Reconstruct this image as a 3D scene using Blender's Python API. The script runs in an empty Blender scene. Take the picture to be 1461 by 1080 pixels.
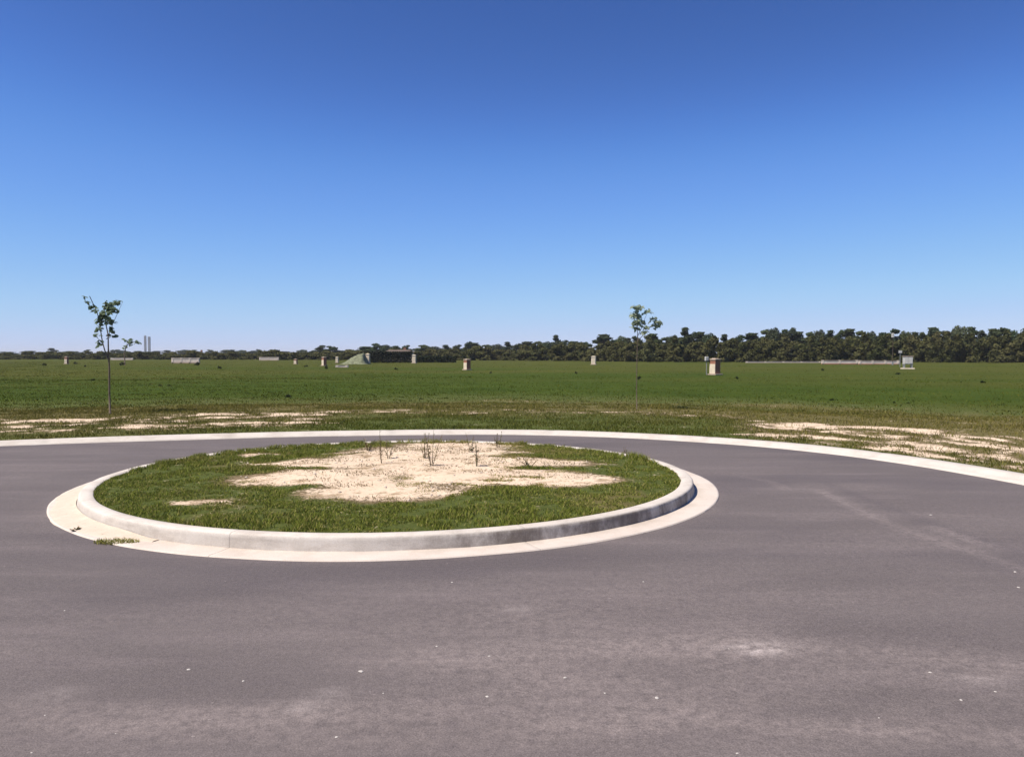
import bpy, math, random
import numpy as np
from mathutils import Vector, Matrix

random.seed(11)
RNG = np.random.default_rng(11)
SC = bpy.context.scene
COL = SC.collection
R = math.radians

# ---------------------------------------------------------------- camera model
F = 1135.0            # focal length in photograph pixels (1461 x 1080)
EYE = 1.6
PITCH = math.atan(35.0 / F)
cp, sp = math.cos(PITCH), math.sin(PITCH)

def ray(px, py):
    x = (px - 730.5) / F
    y = (540.0 - py) / F
    return Vector((x, cp + y * sp, -sp + y * cp))

def ground(px, py, z=0.0):
    d = ray(px, py)
    t = (z - EYE) / d.z
    return Vector((d.x * t, d.y * t, z))

def at(px, py, Y):
    d = ray(px, py)
    t = Y / d.y
    return Vector((d.x * t, Y, EYE + d.z * t))

# ---------------------------------------------------------------- numpy noise
def _hash(ix, iy, seed):
    n = (ix.astype(np.int64) * 374761393 + iy.astype(np.int64) * 668265263 + seed * 1442695041) & 0xFFFFFFFF
    n = ((n ^ (n >> 13)) * 1274126177) & 0xFFFFFFFF
    n = n ^ (n >> 16)
    return (n & 0xFFFFFF) / float(0xFFFFFF)

def vnoise(x, y, seed=0):
    x = np.asarray(x, float); y = np.asarray(y, float)
    ix = np.floor(x); iy = np.floor(y)
    fx = x - ix; fy = y - iy
    fx = fx * fx * (3 - 2 * fx); fy = fy * fy * (3 - 2 * fy)
    a = _hash(ix, iy, seed); b = _hash(ix + 1, iy, seed)
    c = _hash(ix, iy + 1, seed); d = _hash(ix + 1, iy + 1, seed)
    return (a * (1 - fx) + b * fx) * (1 - fy) + (c * (1 - fx) + d * fx) * fy

def fbm(x, y, seed=0, octv=4, gain=0.5):
    s = 0; a = 1; tot = 0
    for k in range(octv):
        s = s + a * vnoise(x * 2 ** k + 17.3 * k, y * 2 ** k - 9.1 * k, seed + k)
        tot += a; a *= gain
    return s / tot

def sstep(a, b, x):
    t = np.clip((np.asarray(x, float) - a) / (b - a), 0, 1)
    return t * t * (3 - 2 * t)

# ---------------------------------------------------------------- object helpers
def tag(o, label=None, cat=None, group=None, kind=None):
    if label: o['label'] = label
    if cat: o['category'] = cat
    if group: o['group'] = group
    if kind: o['kind'] = kind
    return o

def empty(name, loc, rz=0.0, label=None, cat=None, group=None):
    o = bpy.data.objects.new(name, None)
    COL.objects.link(o)
    o.location = loc
    o.rotation_euler = (0, 0, rz)
    o.empty_display_size = 0.2
    return tag(o, label, cat, group)

def link(name, me, mat=None, parent=None, smooth=False):
    o = bpy.data.objects.new(name, me)
    COL.objects.link(o)
    if mat is not None and not me.materials:
        me.materials.append(mat)
    if parent is not None:
        o.parent = parent
    if smooth:
        me.polygons.foreach_set('use_smooth', np.ones(len(me.polygons), dtype=bool))
    return o

def mesh_np(name, V, F4=None, F3=None, attrs=None):
    """mesh from numpy vertex, quad and triangle arrays, with float point attributes"""
    me = bpy.data.meshes.new(name)
    V = np.asarray(V, np.float32)
    n4 = 0 if F4 is None else len(F4)
    n3 = 0 if F3 is None else len(F3)
    me.vertices.add(len(V)); me.vertices.foreach_set('co', V.ravel())
    loops = []
    if n4: loops.append(np.asarray(F4, np.int32).ravel())
    if n3: loops.append(np.asarray(F3, np.int32).ravel())
    L = np.concatenate(loops)
    me.loops.add(len(L)); me.loops.foreach_set('vertex_index', L)
    me.polygons.add(n4 + n3)
    start = np.concatenate([np.arange(n4) * 4, n4 * 4 + np.arange(n3) * 3]).astype(np.int32)
    me.polygons.foreach_set('loop_start', start)
    me.update(calc_edges=True)
    me.validate()
    for k, v in (attrs or {}).items():
        a = me.attributes.new(k, 'FLOAT', 'POINT')
        a.data.foreach_set('value', np.asarray(v, np.float32))
    return me

class MB:
    """collects shapes into one mesh"""
    def __init__(s): s.v = []; s.f = []
    def box(s, c, d, bev=0.0, rz=0.0, taper=1.0):
        cx, cy, cz = c; w, l, h = d[0] / 2, d[1] / 2, d[2] / 2
        b = min(bev, w * .9, l * .9, h * .9)
        i = len(s.v)
        rings = []
        if b > 0:
            def ring(z, ins, t):
                a, e = (w - ins) * t, (l - ins) * t
                return [(-a + b, -e, z), (a - b, -e, z), (a, -e + b, z), (a, e - b, z), (a - b, e, z), (-a + b, e, z), (-a, e - b, z), (-a, -e + b, z)]
            rings = [ring(-h, 0, 1), ring(h - b, 0, taper), ring(h, b * .7, taper)]
        else:
            rings = [[(-w * t, -l * t, z), (w * t, -l * t, z), (w * t, l * t, z), (-w * t, l * t, z)] for z, t in ((-h, 1), (h, taper))]
        n = len(rings[0]); c_, s_ = math.cos(rz), math.sin(rz)
        for r in rings:
            for x, y, z in r:
                s.v.append((cx + x * c_ - y * s_, cy + x * s_ + y * c_, cz + z))
        for k in range(len(rings) - 1):
            for j in range(n):
                s.f.append((i + k * n + j, i + k * n + (j + 1) % n, i + (k + 1) * n + (j + 1) % n, i + (k + 1) * n + j))
        s.f.append(tuple(i + j for j in reversed(range(n))))
        s.f.append(tuple(i + (len(rings) - 1) * n + j for j in range(n)))
        return s
    def tube(s, pts, rad, n=7):
        pts = [Vector(p) for p in pts]
        if not isinstance(rad, (list, tuple)): rad = [rad] * len(pts)
        i = len(s.v)
        for k, p in enumerate(pts):
            t = (pts[min(k + 1, len(pts) - 1)] - pts[max(k - 1, 0)]).normalized()
            a = t.cross(Vector((0.31, 0.9, 0.2))).normalized(); b = t.cross(a)
            for j in range(n):
                q = 2 * math.pi * j / n
                s.v.append(tuple(p + (a * math.cos(q) + b * math.sin(q)) * rad[k]))
        for k in range(len(pts) - 1):
            for j in range(n):
                s.f.append((i + k * n + j, i + k * n + (j + 1) % n, i + (k + 1) * n + (j + 1) % n, i + (k + 1) * n + j))
        s.f.append(tuple(i + j for j in range(n)))
        s.f.append(tuple(i + (len(pts) - 1) * n + j for j in reversed(range(n))))
        return s
    def quad(s, a, b, c, d):
        i = len(s.v); s.v += [tuple(a), tuple(b), tuple(c), tuple(d)]; s.f.append((i, i + 1, i + 2, i + 3)); return s
    def poly(s, pts, faces):
        i = len(s.v); s.v += [tuple(p) for p in pts]; s.f += [tuple(i + k for k in f) for f in faces]; return s
    def mesh(s, name):
        me = bpy.data.meshes.new(name); me.from_pydata(s.v, [], s.f); me.update(); me.validate(); return me
    def build(s, name, mat, parent=None, smooth=False):
        return link(name, s.mesh(name), mat, parent, smooth)

def copy_tree(o, parent=None):
    c = o.copy(); COL.objects.link(c)
    if parent is not None: c.parent = parent
    for ch in list(o.children): copy_tree(ch, c)
    return c

# ---------------------------------------------------------------- materials
class NT:
    def __init__(s, name, rough=0.9, spec=0.2):
        s.m = bpy.data.materials.new(name); s.m.use_nodes = True
        s.t = s.m.node_tree; s.n = s.t.nodes; s.l = s.t.links
        s.b = s.n['Principled BSDF']
        s.b.inputs['Roughness'].default_value = rough
        s.b.inputs['Specular IOR Level'].default_value = spec
        s.co = s.n.new('ShaderNodeTexCoord').outputs['Object']
    def geo(s):
        return s.n.new('ShaderNodeNewGeometry').outputs['Position']
    def scaled(s, vec, sc):
        m = s.n.new('ShaderNodeMapping'); s.l.new(vec, m.inputs[0]); m.inputs['Scale'].default_value = sc
        return m.outputs[0]
    def noise(s, scale, det=4, rough=0.55, vec=None, dist=0.0):
        n = s.n.new('ShaderNodeTexNoise'); s.l.new(vec if vec is not None else s.co, n.inputs['Vector'])
        n.inputs['Scale'].default_value = scale; n.inputs['Detail'].default_value = det
        n.inputs['Roughness'].default_value = rough; n.inputs['Distortion'].default_value = dist
        return n.outputs['Fac']
    def voro(s, scale, vec=None, feat='F1'):
        n = s.n.new('ShaderNodeTexVoronoi'); n.feature = feat
        s.l.new(vec if vec is not None else s.co, n.inputs['Vector']); n.inputs['Scale'].default_value = scale
        return n.outputs['Distance']
    def attr(s, name):
        n = s.n.new('ShaderNodeAttribute'); n.attribute_name = name; return n.outputs['Fac']
    def ramp(s, fac, stops, interp='LINEAR'):
        r = s.n.new('ShaderNodeValToRGB'); s.l.new(fac, r.inputs[0]); r.color_ramp.interpolation = interp
        e = r.color_ramp.elements
        while len(e) < len(stops): e.new(0.5)
        for k, (p, c) in enumerate(stops):
            e[k].position = p
            e[k].color = (c, c, c, 1) if isinstance(c, (int, float)) else (*c, 1)
        return r.outputs[0]
    def math(s, op, a, b=0.0, clamp=False):
        n = s.n.new('ShaderNodeMath'); n.operation = op; n.use_clamp = clamp
        for k, v in enumerate((a, b)):
            if isinstance(v, (int, float)): n.inputs[k].default_value = v
            else: s.l.new(v, n.inputs[k])
        return n.outputs[0]
    def mix(s, fac, a, b, mode='MIX'):
        n = s.n.new('ShaderNodeMix'); n.data_type = 'RGBA'; n.blend_type = mode; n.clamp_factor = True
        for i, v in ((0, fac), (6, a), (7, b)):
            if isinstance(v, (int, float)): n.inputs[i].default_value = v if i == 0 else (v, v, v, 1)
            elif isinstance(v, tuple): n.inputs[i].default_value = (*v, 1)
            else: s.l.new(v, n.inputs[i])
        return n.outputs[2]
    def smooth(s, v, a, b):
        n = s.n.new('ShaderNodeMapRange'); n.interpolation_type = 'SMOOTHSTEP'
        s.l.new(v, n.inputs[0]); n.inputs[1].default_value = a; n.inputs[2].default_value = b
        return n.outputs[0]
    def rnd(s):
        return s.n.new('ShaderNodeObjectInfo').outputs['Random']
    def col(s, c, k=0.73):
        if k != 1 and not isinstance(c, tuple): c = s.mix(1.0, c, (k, k, k), 'MULTIPLY')
        if isinstance(c, tuple): s.b.inputs['Base Color'].default_value = (*c, 1)
        else: s.l.new(c, s.b.inputs['Base Color'])
        return s
    def bump(s, h, strength=0.3, dist=0.02):
        b = s.n.new('ShaderNodeBump'); b.inputs['Strength'].default_value = strength; b.inputs['Distance'].default_value = dist
        s.l.new(h, b.inputs['Height']); s.l.new(b.outputs[0], s.b.inputs['Normal']); return s

def simple(name, c, var=0.25, scale=6.0, rough=0.85):
    t = NT(name, rough)
    n = t.noise(scale, 5, 0.6)
    lo = tuple(x * (1 - var) for x in c); hi = tuple(min(1, x * (1 + var)) for x in c)
    return t.col(t.ramp(n, [(0.3, lo), (0.7, hi)])).m

M = {}

# asphalt: weathered grey with a warm violet cast, dusty patches, tyre arcs
t = NT('asphalt', 0.85, 0.25)
g = t.geo()
fine = t.noise(140, 3, 0.7, g)
mid = t.noise(9, 5, 0.65, g)
big = t.noise(0.55, 4, 0.55, t.scaled(g, (0.7, 1.6, 1)))
streak = t.noise(2.0, 5, 0.6, t.scaled(g, (0.28, 1.5, 1)))
base = t.ramp(big, [(0.30, (0.150, 0.132, 0.123)), (0.70, (0.188, 0.166, 0.154))])
base = t.mix(t.math('MULTIPLY', t.smooth(streak, 0.48, 0.78), 0.45), base, (0.262, 0.226, 0.212))
base = t.mix(t.math('MULTIPLY', t.smooth(mid, 0.40, 0.75), 0.22), base, (0.120, 0.104, 0.112))
dust = t.math('MULTIPLY', t.attr('dust'), t.smooth(t.noise(14, 5, 0.7, g), 0.25, 0.68))
base = t.mix(t.math('MULTIPLY', dust, 0.75), base, (0.335, 0.290, 0.262))
dark = t.attr('worn')
base = t.mix(t.math('MULTIPLY', dark, 0.55), base, (0.09, 0.08, 0.088))
base = t.mix(t.math('MULTIPLY', t.attr('scuff'), t.smooth(mid, 0.3, 0.6)), base, (0.60, 0.54, 0.49))
base = t.mix(0.75, base, t.ramp(fine, [(0.25, 0.2), (0.5, 0.5), (0.8, 0.9)]), 'OVERLAY')
base = t.mix(0.5, base, t.ramp(t.noise(34, 4, 0.75, g), [(0.3, 0.32), (0.5, 0.5), (0.7, 0.66)]), 'OVERLAY')
flk = t.math('MULTIPLY', t.math('LESS_THAN', t.voro(11, g), 0.075), t.smooth(t.noise(1.1, 4, 0.6, g), 0.50, 0.66))
base = t.mix(t.math('MULTIPLY', flk, 0.55), base, (0.46, 0.41, 0.375))
agg = t.voro(95, g)
spk = t.math('MULTIPLY', t.math('LESS_THAN', agg, 0.16), t.smooth(t.noise(40, 2, 0.5, g), 0.55, 0.7))
base = t.mix(t.math('MULTIPLY', spk, 0.5), base, (0.42, 0.38, 0.36))
t.col(t.mix(1.0, base, (.91, .875, .915), 'MULTIPLY')).bump(t.math('ADD', fine, t.math('MULTIPLY', agg, 0.6)), 0.35, 0.006)
M['asphalt'] = t.m

# concrete kerbs
def concrete(name, a, b, stain):
    t = NT(name, 0.85, 0.25)
    g = t.geo()
    n = t.noise(3.2, 6, 0.65, g); f = t.noise(90, 3, 0.6, g)
    c = t.ramp(n, [(0.3, a), (0.7, b)])
    st = t.smooth(t.noise(1.9, 6, 0.72, t.scaled(g, (1, 1, 4))), 0.47, 0.66)
    c = t.mix(t.math('MULTIPLY', st, 0.42), c, stain)
    pit = t.smooth(t.noise(26, 4, 0.7, g), 0.68, 0.78)
    c = t.mix(t.math('MULTIPLY', pit, 0.45), c, (0.20, 0.17, 0.145))
    c = t.mix(t.math('MULTIPLY', t.attr('grime_shade'), t.smooth(t.noise(2.6, 6, 0.72, t.scaled(g, (1, 1, .6))), 0.30, 0.60)), c, (0.19, 0.155, 0.125))  # gutter and kerb dirt, together with painted shade on the island kerb
    c = t.mix(t.math('MULTIPLY', t.attr('joint'), 0.5), c, (0.12, 0.10, 0.09))
    c = t.mix(0.35, c, t.ramp(f, [(0.2, 0.3), (0.8, 0.7)]), 'OVERLAY')
    return t.col(t.mix(1.0, c, (.83, .835, .86), 'MULTIPLY'), 1).bump(f, 0.25, 0.006).m
M['kerb'] = concrete('pale_concrete', (0.53, 0.48, 0.415), (0.64, 0.585, 0.51), (0.40, 0.335, 0.27))
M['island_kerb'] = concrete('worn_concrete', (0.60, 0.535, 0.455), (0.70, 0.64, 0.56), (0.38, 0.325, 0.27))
M['gutter'] = concrete('dusty_concrete', (0.60, 0.52, 0.44), (0.69, 0.605, 0.52), (0.50, 0.41, 0.33))

# island bed: pale sand and dark turf soil
def soil_mix(name, far=False):
    t = NT(name, 0.95, 0.03)
    g = t.geo()
    n1 = t.noise(3.0, 6, 0.7, g); n2 = t.noise(22, 5, 0.7, g); n3 = t.noise(90, 3, 0.6, g)
    sand = t.ramp(n1, [(0.3, (0.80, 0.625, 0.455)), (0.7, (0.92, 0.74, 0.56))])
    litter = t.smooth(n2, 0.50, 0.62)
    sand = t.mix(t.math('MULTIPLY', litter, t.math('MULTIPLY', t.smooth(t.noise(1.7, 4, 0.6, g), 0.42, 0.60), 0.8)), sand, (0.26, 0.17, 0.095))
    sand = t.mix(t.math('MULTIPLY', t.smooth(t.noise(2.6, 6, 0.72, t.scaled(g, (1, 1.6, 1))), 0.54, 0.63), 0.75), sand, (0.36, 0.25, 0.145))
    sand = t.mix(0.3, sand, t.ramp(n3, [(0.2, 0.3), (0.8, 0.7)]), 'OVERLAY')
    green = t.ramp(n2, [(0.3, (0.065, 0.085, 0.022)), (0.7, (0.125, 0.145, 0.042))])
    brown = t.ramp(n2, [(0.3, (0.110, 0.094, 0.036)), (0.7, (0.215, 0.185, 0.078))])
    dry = t.math('ADD', t.attr('dry'), t.math('MULTIPLY', t.math('SUBTRACT', t.noise(0.8, 6, 0.7, g), 0.5), 1.3))
    gr = t.mix(t.smooth(dry, 0.25, 0.85), green, brown)
    s = t.math('ADD', t.attr('sand'), t.math('MULTIPLY', t.math('SUBTRACT', n1, 0.5), 1.9))
    s = t.math('ADD', s, t.math('MULTIPLY', t.math('SUBTRACT', n2, 0.5), 2.2))
    gr = t.mix(t.smooth(t.attr('sand'), 0.08, 0.4), gr, (0.20, 0.15, 0.085))
    c = t.mix(t.smooth(s, 0.30, 0.62), gr, sand)
    if far:
        # wide tonal drifts of the open field
        lush = t.attr('lush')
        fgreen = t.ramp(t.noise(0.25, 6, 0.7, g), [(0.32, (0.045, 0.072, 0.010)), (0.70, (0.074, 0.104, 0.016))])
        folive = t.ramp(t.noise(0.11, 6, 0.7, g), [(0.30, (0.066, 0.078, 0.014)), (0.70, (0.102, 0.108, 0.023))])
        fcol = t.mix(lush, folive, fgreen)
        fleck = t.smooth(t.noise(1.3, 5, 0.75, g), 0.60, 0.74)
        fcol = t.mix(t.math('MULTIPLY', fleck, 0.3), fcol, (0.125, 0.105, 0.030))
        c = t.mix(t.attr('far'), c, fcol)
    return t.col(c).bump(t.math('ADD', n2, t.math('MULTIPLY', n3, 0.4)), 0.6, 0.03).m
M['bed'] = soil_mix('sand_and_turf')
M['field'] = soil_mix('field_turf', True)
M['soil'] = simple('soil', (0.14, 0.115, 0.07), 0.3, 0.4, 0.95)

def sandmat():
    t = NT('drift_sand', 0.95, 0.1)
    g = t.geo()
    n = t.noise(7, 6, 0.7, g); f = t.noise(110, 3, 0.6, g)
    c = t.ramp(n, [(0.3, (0.68, 0.555, 0.445)), (0.7, (0.78, 0.665, 0.55))])
    c = t.mix(t.math('MULTIPLY', t.smooth(t.noise(17, 5, 0.7, g), 0.60, 0.72), 0.6), c, (0.25, 0.19, 0.14))
    c = t.mix(0.35, c, t.ramp(f, [(0.2, 0.3), (0.8, 0.7)]), 'OVERLAY')
    return t.col(c).bump(f, 0.5, 0.01).m
M['drift'] = sandmat()

def blade_mat(name, dark, light, straw):
    t = NT(name, 0.75, 0.06)
    r = t.attr('rnd'); d = t.attr('dry')
    g = t.ramp(r, [(0.0, dark), (1.0, light)])
    st = t.ramp(r, [(0.0, tuple(x * 0.55 for x in straw)), (1.0, straw)])
    c = t.mix(d, g, st)
    c = t.mix(1.0, c, (.73, .73, .73), 'MULTIPLY')
    t.col(c, 1)
    tr = t.n.new('ShaderNodeBsdfTranslucent'); t.l.new(c, tr.inputs[0])
    mx = t.n.new('ShaderNodeMixShader'); mx.inputs[0].default_value = 0.25
    out = t.n['Material Output']
    t.l.new(t.b.outputs[0], mx.inputs[1]); t.l.new(tr.outputs[0], mx.inputs[2]); t.l.new(mx.outputs[0], out.inputs[0])
    return t.m
M['lawn'] = blade_mat('lawn_grass', (0.120, 0.160, 0.020), (0.285, 0.325, 0.052), (0.54, 0.46, 0.16))
M['meadow'] = blade_mat('meadow_grass', (0.064, 0.090, 0.011), (0.122, 0.148, 0.022), (0.33, 0.27, 0.075))
M['weed'] = blade_mat('weed', (0.070, 0.080, 0.030), (0.150, 0.165, 0.060), (0.36, 0.26, 0.15))

def leaf_mat(name, dark, light, sc=0.5, obj_var=0.5, trans=0.0):
    t = NT(name, 0.8, 0.05)
    n = t.noise(sc, 4, 0.6); n2 = t.noise(sc * 5, 3, 0.6)
    k = t.math('ADD', t.math('MULTIPLY', n, 0.65), t.math('MULTIPLY', n2, 0.35))
    c = t.ramp(k, [(0.36, dark), (0.64, light)])
    hs = t.n.new('ShaderNodeHueSaturation'); t.l.new(c, hs.inputs['Color'])
    r = t.rnd()
    t.l.new(t.math('ADD', t.math('MULTIPLY', r, obj_var), 1 - obj_var / 2), hs.inputs['Value'])
    t.l.new(t.math('ADD', t.math('MULTIPLY', t.math('FRACT', t.math('MULTIPLY', r, 7.31)), 0.05), 0.47), hs.inputs['Hue'])
    t.l.new(t.math('ADD', t.math('MULTIPLY', t.math('FRACT', t.math('MULTIPLY', r, 13.7)), 0.4), 0.65), hs.inputs['Saturation'])
    t.col(hs.outputs[0], .8)
    if trans:
        tr = t.n.new('ShaderNodeBsdfTranslucent'); t.l.new(hs.outputs[0], tr.inputs[0])
        mx = t.n.new('ShaderNodeMixShader'); mx.inputs[0].default_value = trans
        t.l.new(t.b.outputs[0], mx.inputs[1]); t.l.new(tr.outputs[0], mx.inputs[2]); t.l.new(mx.outputs[0], t.n['Material Output'].inputs[0])
    return t.m
M['wood_leaf'] = leaf_mat('wood_foliage', (0.040, 0.064, 0.026), (0.084, 0.112, 0.042), 0.35, 0.4, .2)
M['scrub_leaf'] = leaf_mat('scrub_foliage', (0.052, 0.070, 0.022), (0.132, 0.132, 0.048), 0.16, 0.0, .25)
M['hedge_leaf'] = leaf_mat('hedge_foliage', (0.010, 0.018, 0.008), (0.028, 0.040, 0.018), 0.9, 0.1)
M['pale_leaf'] = leaf_mat('pale_foliage', (0.075, 0.090, 0.030), (0.170, 0.175, 0.060), 0.8, 0.1)
M['sapling_leaf'] = leaf_mat('sapling_foliage', (0.10, 0.165, 0.085), (0.21, 0.31, 0.14), 5.0, 0.15, .5)
M['sapling_pale'] = leaf_mat('sapling_pale_foliage', (0.20, 0.34, 0.18), (0.50, 0.64, 0.42), 6.0, 0.1, .5)
M['bark'] = simple('bark', (0.10, 0.075, 0.06), 0.35, 9)
M['young_bark'] = simple('young_bark', (0.17, 0.13, 0.10), 0.35, 14)
M['cream'] = simple('cream_render', (0.82, 0.70, 0.53), 0.12, 3)
M['white_paint'] = simple('white_paint', (0.66, 0.64, 0.60), 0.1, 3, 0.6)
M['grey_metal'] = simple('galvanised', (0.32, 0.33, 0.34), 0.15, 5, 0.5)
M['pale_grey'] = simple('pale_grey', (0.62, 0.62, 0.64), 0.1, 0.3)
M['roof_brown'] = simple('roof_brown', (0.15, 0.115, 0.095), 0.2, 2)
M['roof_grey'] = simple('roof_grey', (0.13, 0.13, 0.135), 0.2, 2)
M['dark_glass'] = simple('dark_glass', (0.05, 0.055, 0.06), 0.2, 2, 0.25)
M['cap'] = simple('cap_stone', (0.46, 0.36, 0.28), 0.2, 4)
M['wall_pale'] = simple('wall_pale', (0.82, 0.70, 0.59), 0.2, 1.2)
M['heap'] = simple('heap_soil', (0.21, 0.225, 0.14), 0.5, 2.6, 0.95)
M['stone'] = simple('white_stone', (0.58, 0.54, 0.50), 0.1, 30)

def brick():
    t = NT('red_brick', 0.9, 0.15)
    n = t.n.new('ShaderNodeTexBrick'); t.l.new(t.co, n.inputs['Vector'])
    mp = t.scaled(t.co, (1, 1, 1))
    sep = t.n.new('ShaderNodeSeparateXYZ'); t.l.new(t.co, sep.inputs[0])
    cb = t.n.new('ShaderNodeCombineXYZ')
    t.l.new(t.math('ADD', sep.outputs[0], sep.outputs[1]), cb.inputs[0]); t.l.new(sep.outputs[2], cb.inputs[1])
    t.l.new(cb.outputs[0], n.inputs['Vector'])
    n.inputs['Color1'].default_value = (0.42, 0.16, 0.095, 1); n.inputs['Color2'].default_value = (0.32, 0.12, 0.075, 1)
    n.inputs['Mortar'].default_value = (0.40, 0.33, 0.27, 1)
    n.inputs['Scale'].default_value = 1.0; n.inputs['Brick Width'].default_value = 0.23
    n.inputs['Row Height'].default_value = 0.076; n.inputs['Mortar Size'].default_value = 0.006
    t.col(n.outputs['Color'])
    return t.m
M['brick'] = brick()

# ---------------------------------------------------------------- kerb curve (asphalt edge, metres; camera at the origin looking along +Y)
KP = [(-82, -36), (-40, -5.6), (-22, 6.2), (-14, 11.0), (-8.9, 13.7), (-5.67, 14.92), (-2.6, 15.6), (0.0, 15.72), (1.75, 15.3),
      (3.15, 14.55), (4.25, 13.75), (5.12, 12.7), (5.80, 11.3), (6.25, 9.75), (6.46, 8.2), (6.52, 6), (6.50, 0), (6.3, -15), (5.0, -60)]
def catmull(P, n=40):
    P = np.array(P, float); out = []
    Q = np.vstack([2 * P[0] - P[1], P, 2 * P[-1] - P[-2]])
    for i in range(1, len(Q) - 2):
        p0, p1, p2, p3 = Q[i - 1], Q[i], Q[i + 1], Q[i + 2]
        d = [np.linalg.norm(b - a) ** 0.5 for a, b in ((p0, p1), (p1, p2), (p2, p3))]
        t0, t1 = 0, d[0]; t2 = t1 + d[1]; t3 = t2 + d[2]
        for t in np.linspace(t1, t2, n, endpoint=False):
            a1 = (t1 - t) / (t1 - t0) * p0 + (t - t0) / (t1 - t0) * p1
            a2 = (t2 - t) / (t2 - t1) * p1 + (t - t1) / (t2 - t1) * p2
            a3 = (t3 - t) / (t3 - t2) * p2 + (t - t2) / (t3 - t2) * p3
            b1 = (t2 - t) / (t2 - t0) * a1 + (t - t0) / (t2 - t0) * a2
            b2 = (t3 - t) / (t3 - t1) * a2 + (t - t1) / (t3 - t1) * a3
            out.append((t2 - t) / (t2 - t1) * b1 + (t - t1) / (t2 - t1) * b2)
    out.append(P[-1]); return np.array(out)
KC = catmull(KP)
seg = np.r_[0, np.cumsum(np.linalg.norm(np.diff(KC, axis=0), axis=1))]
def resample(step_near=0.12):
    s = [0.0]
    while s[-1] < seg[-1]:
        x = np.interp(s[-1], seg, KC[:, 0]); y = np.interp(s[-1], seg, KC[:, 1])
        near = (-16 < x < 9) and y > 3
        s.append(s[-1] + (step_near if near else 1.2))
    return np.array(s)
KS = resample()
KX = np.interp(KS, seg, KC[:, 0]); KY = np.interp(KS, seg, KC[:, 1])
for _ in range(60):
    KX[1:-1] = (KX[:-2] + 2 * KX[1:-1] + KX[2:]) / 4; KY[1:-1] = (KY[:-2] + 2 * KY[1:-1] + KY[2:]) / 4
tx = np.gradient(KX); ty = np.gradient(KY); tl = np.hypot(tx, ty)
NX, NY = -ty / tl, tx / tl            # outward (left of travel direction = away from the road)
for _ in range(40):
    NX[1:-1] = (NX[:-2] + 2 * NX[1:-1] + NX[2:]) / 4; NY[1:-1] = (NY[:-2] + 2 * NY[1:-1] + NY[2:]) / 4
nl = np.hypot(NX, NY); NX /= nl; NY /= nl
NS = len(KX)

def grid_faces(nr, nc, wrap=False):
    r, c = np.meshgrid(np.arange(nr - 1), np.arange(nc if wrap else nc - 1), indexing='ij')
    c2 = (c + 1) % nc
    return np.stack([r * nc + c, r * nc + c2, (r + 1) * nc + c2, (r + 1) * nc + c], -1).reshape(-1, 4)

# kerb along the outside of the road: shallow gutter and rolled upstand
prof = [(0.0, -0.06), (0.0, 0.010), (0.19, 0.012), (0.23, 0.026), (0.29, 0.052), (0.33, 0.060), (0.46, 0.062), (0.475, 0.05), (0.475, -0.06)]
jt = np.zeros(NS)
nexts = 0.7
for i in range(NS):
    if KS[i] >= nexts: jt[i] = 1; nexts += 3.05
V = []; J = []
for o, z in prof:
    wob = 0.008 * (fbm(KS * 1.2, KS * 0 + o * 9, 5) - 0.5)
    V.append(np.stack([KX + NX * (o + wob), KY + NY * (o + wob), np.full(NS, z) - jt * 0.004 + wob * 0.4], 1)); J.append(jt)
me = mesh_np('kerb', np.concatenate(V), grid_faces(len(prof), NS)[:, ::-1], attrs={'joint': np.concatenate(J) * .25})
tag(link('kerb', me, M['kerb'], smooth=False), kind='structure')

# ---------------------------------------------------------------- the open field
def along(x_img):  # kerb index seen at a photograph column
    px = 730.5 + F * KX / np.maximum(KY, 0.5)
    px = np.where(KY > 0.5, px, 1e6 * np.sign(KX))
    return px
KPX = along(None)

def field_masks(s, o, X, Y, px):
    """sand, dry, lush, far for points at arclength s and distance o beyond the kerb"""
    side_l = 1 - sstep(380, 560, px)
    side_r = sstep(1010, 1120, px)
    n = fbm(s * 0.55, o * 1.1, 21, 4); n2 = fbm(s * 2.6, o * 3.4, 33, 4)
    band = lambda c, w: np.exp(-((o - c) / w) ** 2)
    sand = side_l * (band(4.8, 0.55) * 0.66 + band(2.2, 0.5) * 0.64 + band(3.4, 0.4) * 0.3) + side_r * (band(3.9, 0.55) * 0.56 + band(2.7, 0.5) * .30 + band(1.35, 0.55) * 0.60)
    sand = sand + 0.25 * band(5.2, 0.7) * (1 - side_r) 
    sand = sand * (0.10 + 1.1 * sstep(.40, .62, fbm(s * .75, o * 1.9, 29, 4)) + .5 * (n - .3)) + (n2 - 0.5) * 2.4 * sstep(0.06, 0.25, sand) + side_r * 1.6 * np.clip(fbm(s * 3.4, o * 5.0, 47, 3) - .56, 0, 1) * band(2.4, 2.2)
    dry = 0.72 * np.exp(-((o - 6.5) / 4.0) ** 2) + (0.30 * band(2.5, 2.5) + 0.10 + 0.25 * side_r * band(1.6, 1.6)) * np.maximum(side_l, side_r) + 0.55 * (fbm(s * .2, o * .5, 8, 3) - 0.42)
    dry = dry * (1 - 0.6 * sstep(11, 22, o))
    patch = (fbm(X * .03, Y * .10, 63, 4) - .5) * 2.2
    lush = np.clip(sstep(6, 13, o) * (1 - sstep(22, 70, o)) * 0.8 + 1.1 * patch * sstep(8, 16, o), 0, 1)
    dry = dry + 2.2 * np.clip(fbm(X * .05, Y * .2, 67, 4) - .54, 0, 1) * sstep(8, 20, o)
    far = sstep(9, 16, o + 4 * (fbm(s * .3, o * .3, 55, 3) - .5))
    return np.clip(sand, 0, 1), np.clip(dry, 0, 1), lush, far

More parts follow.
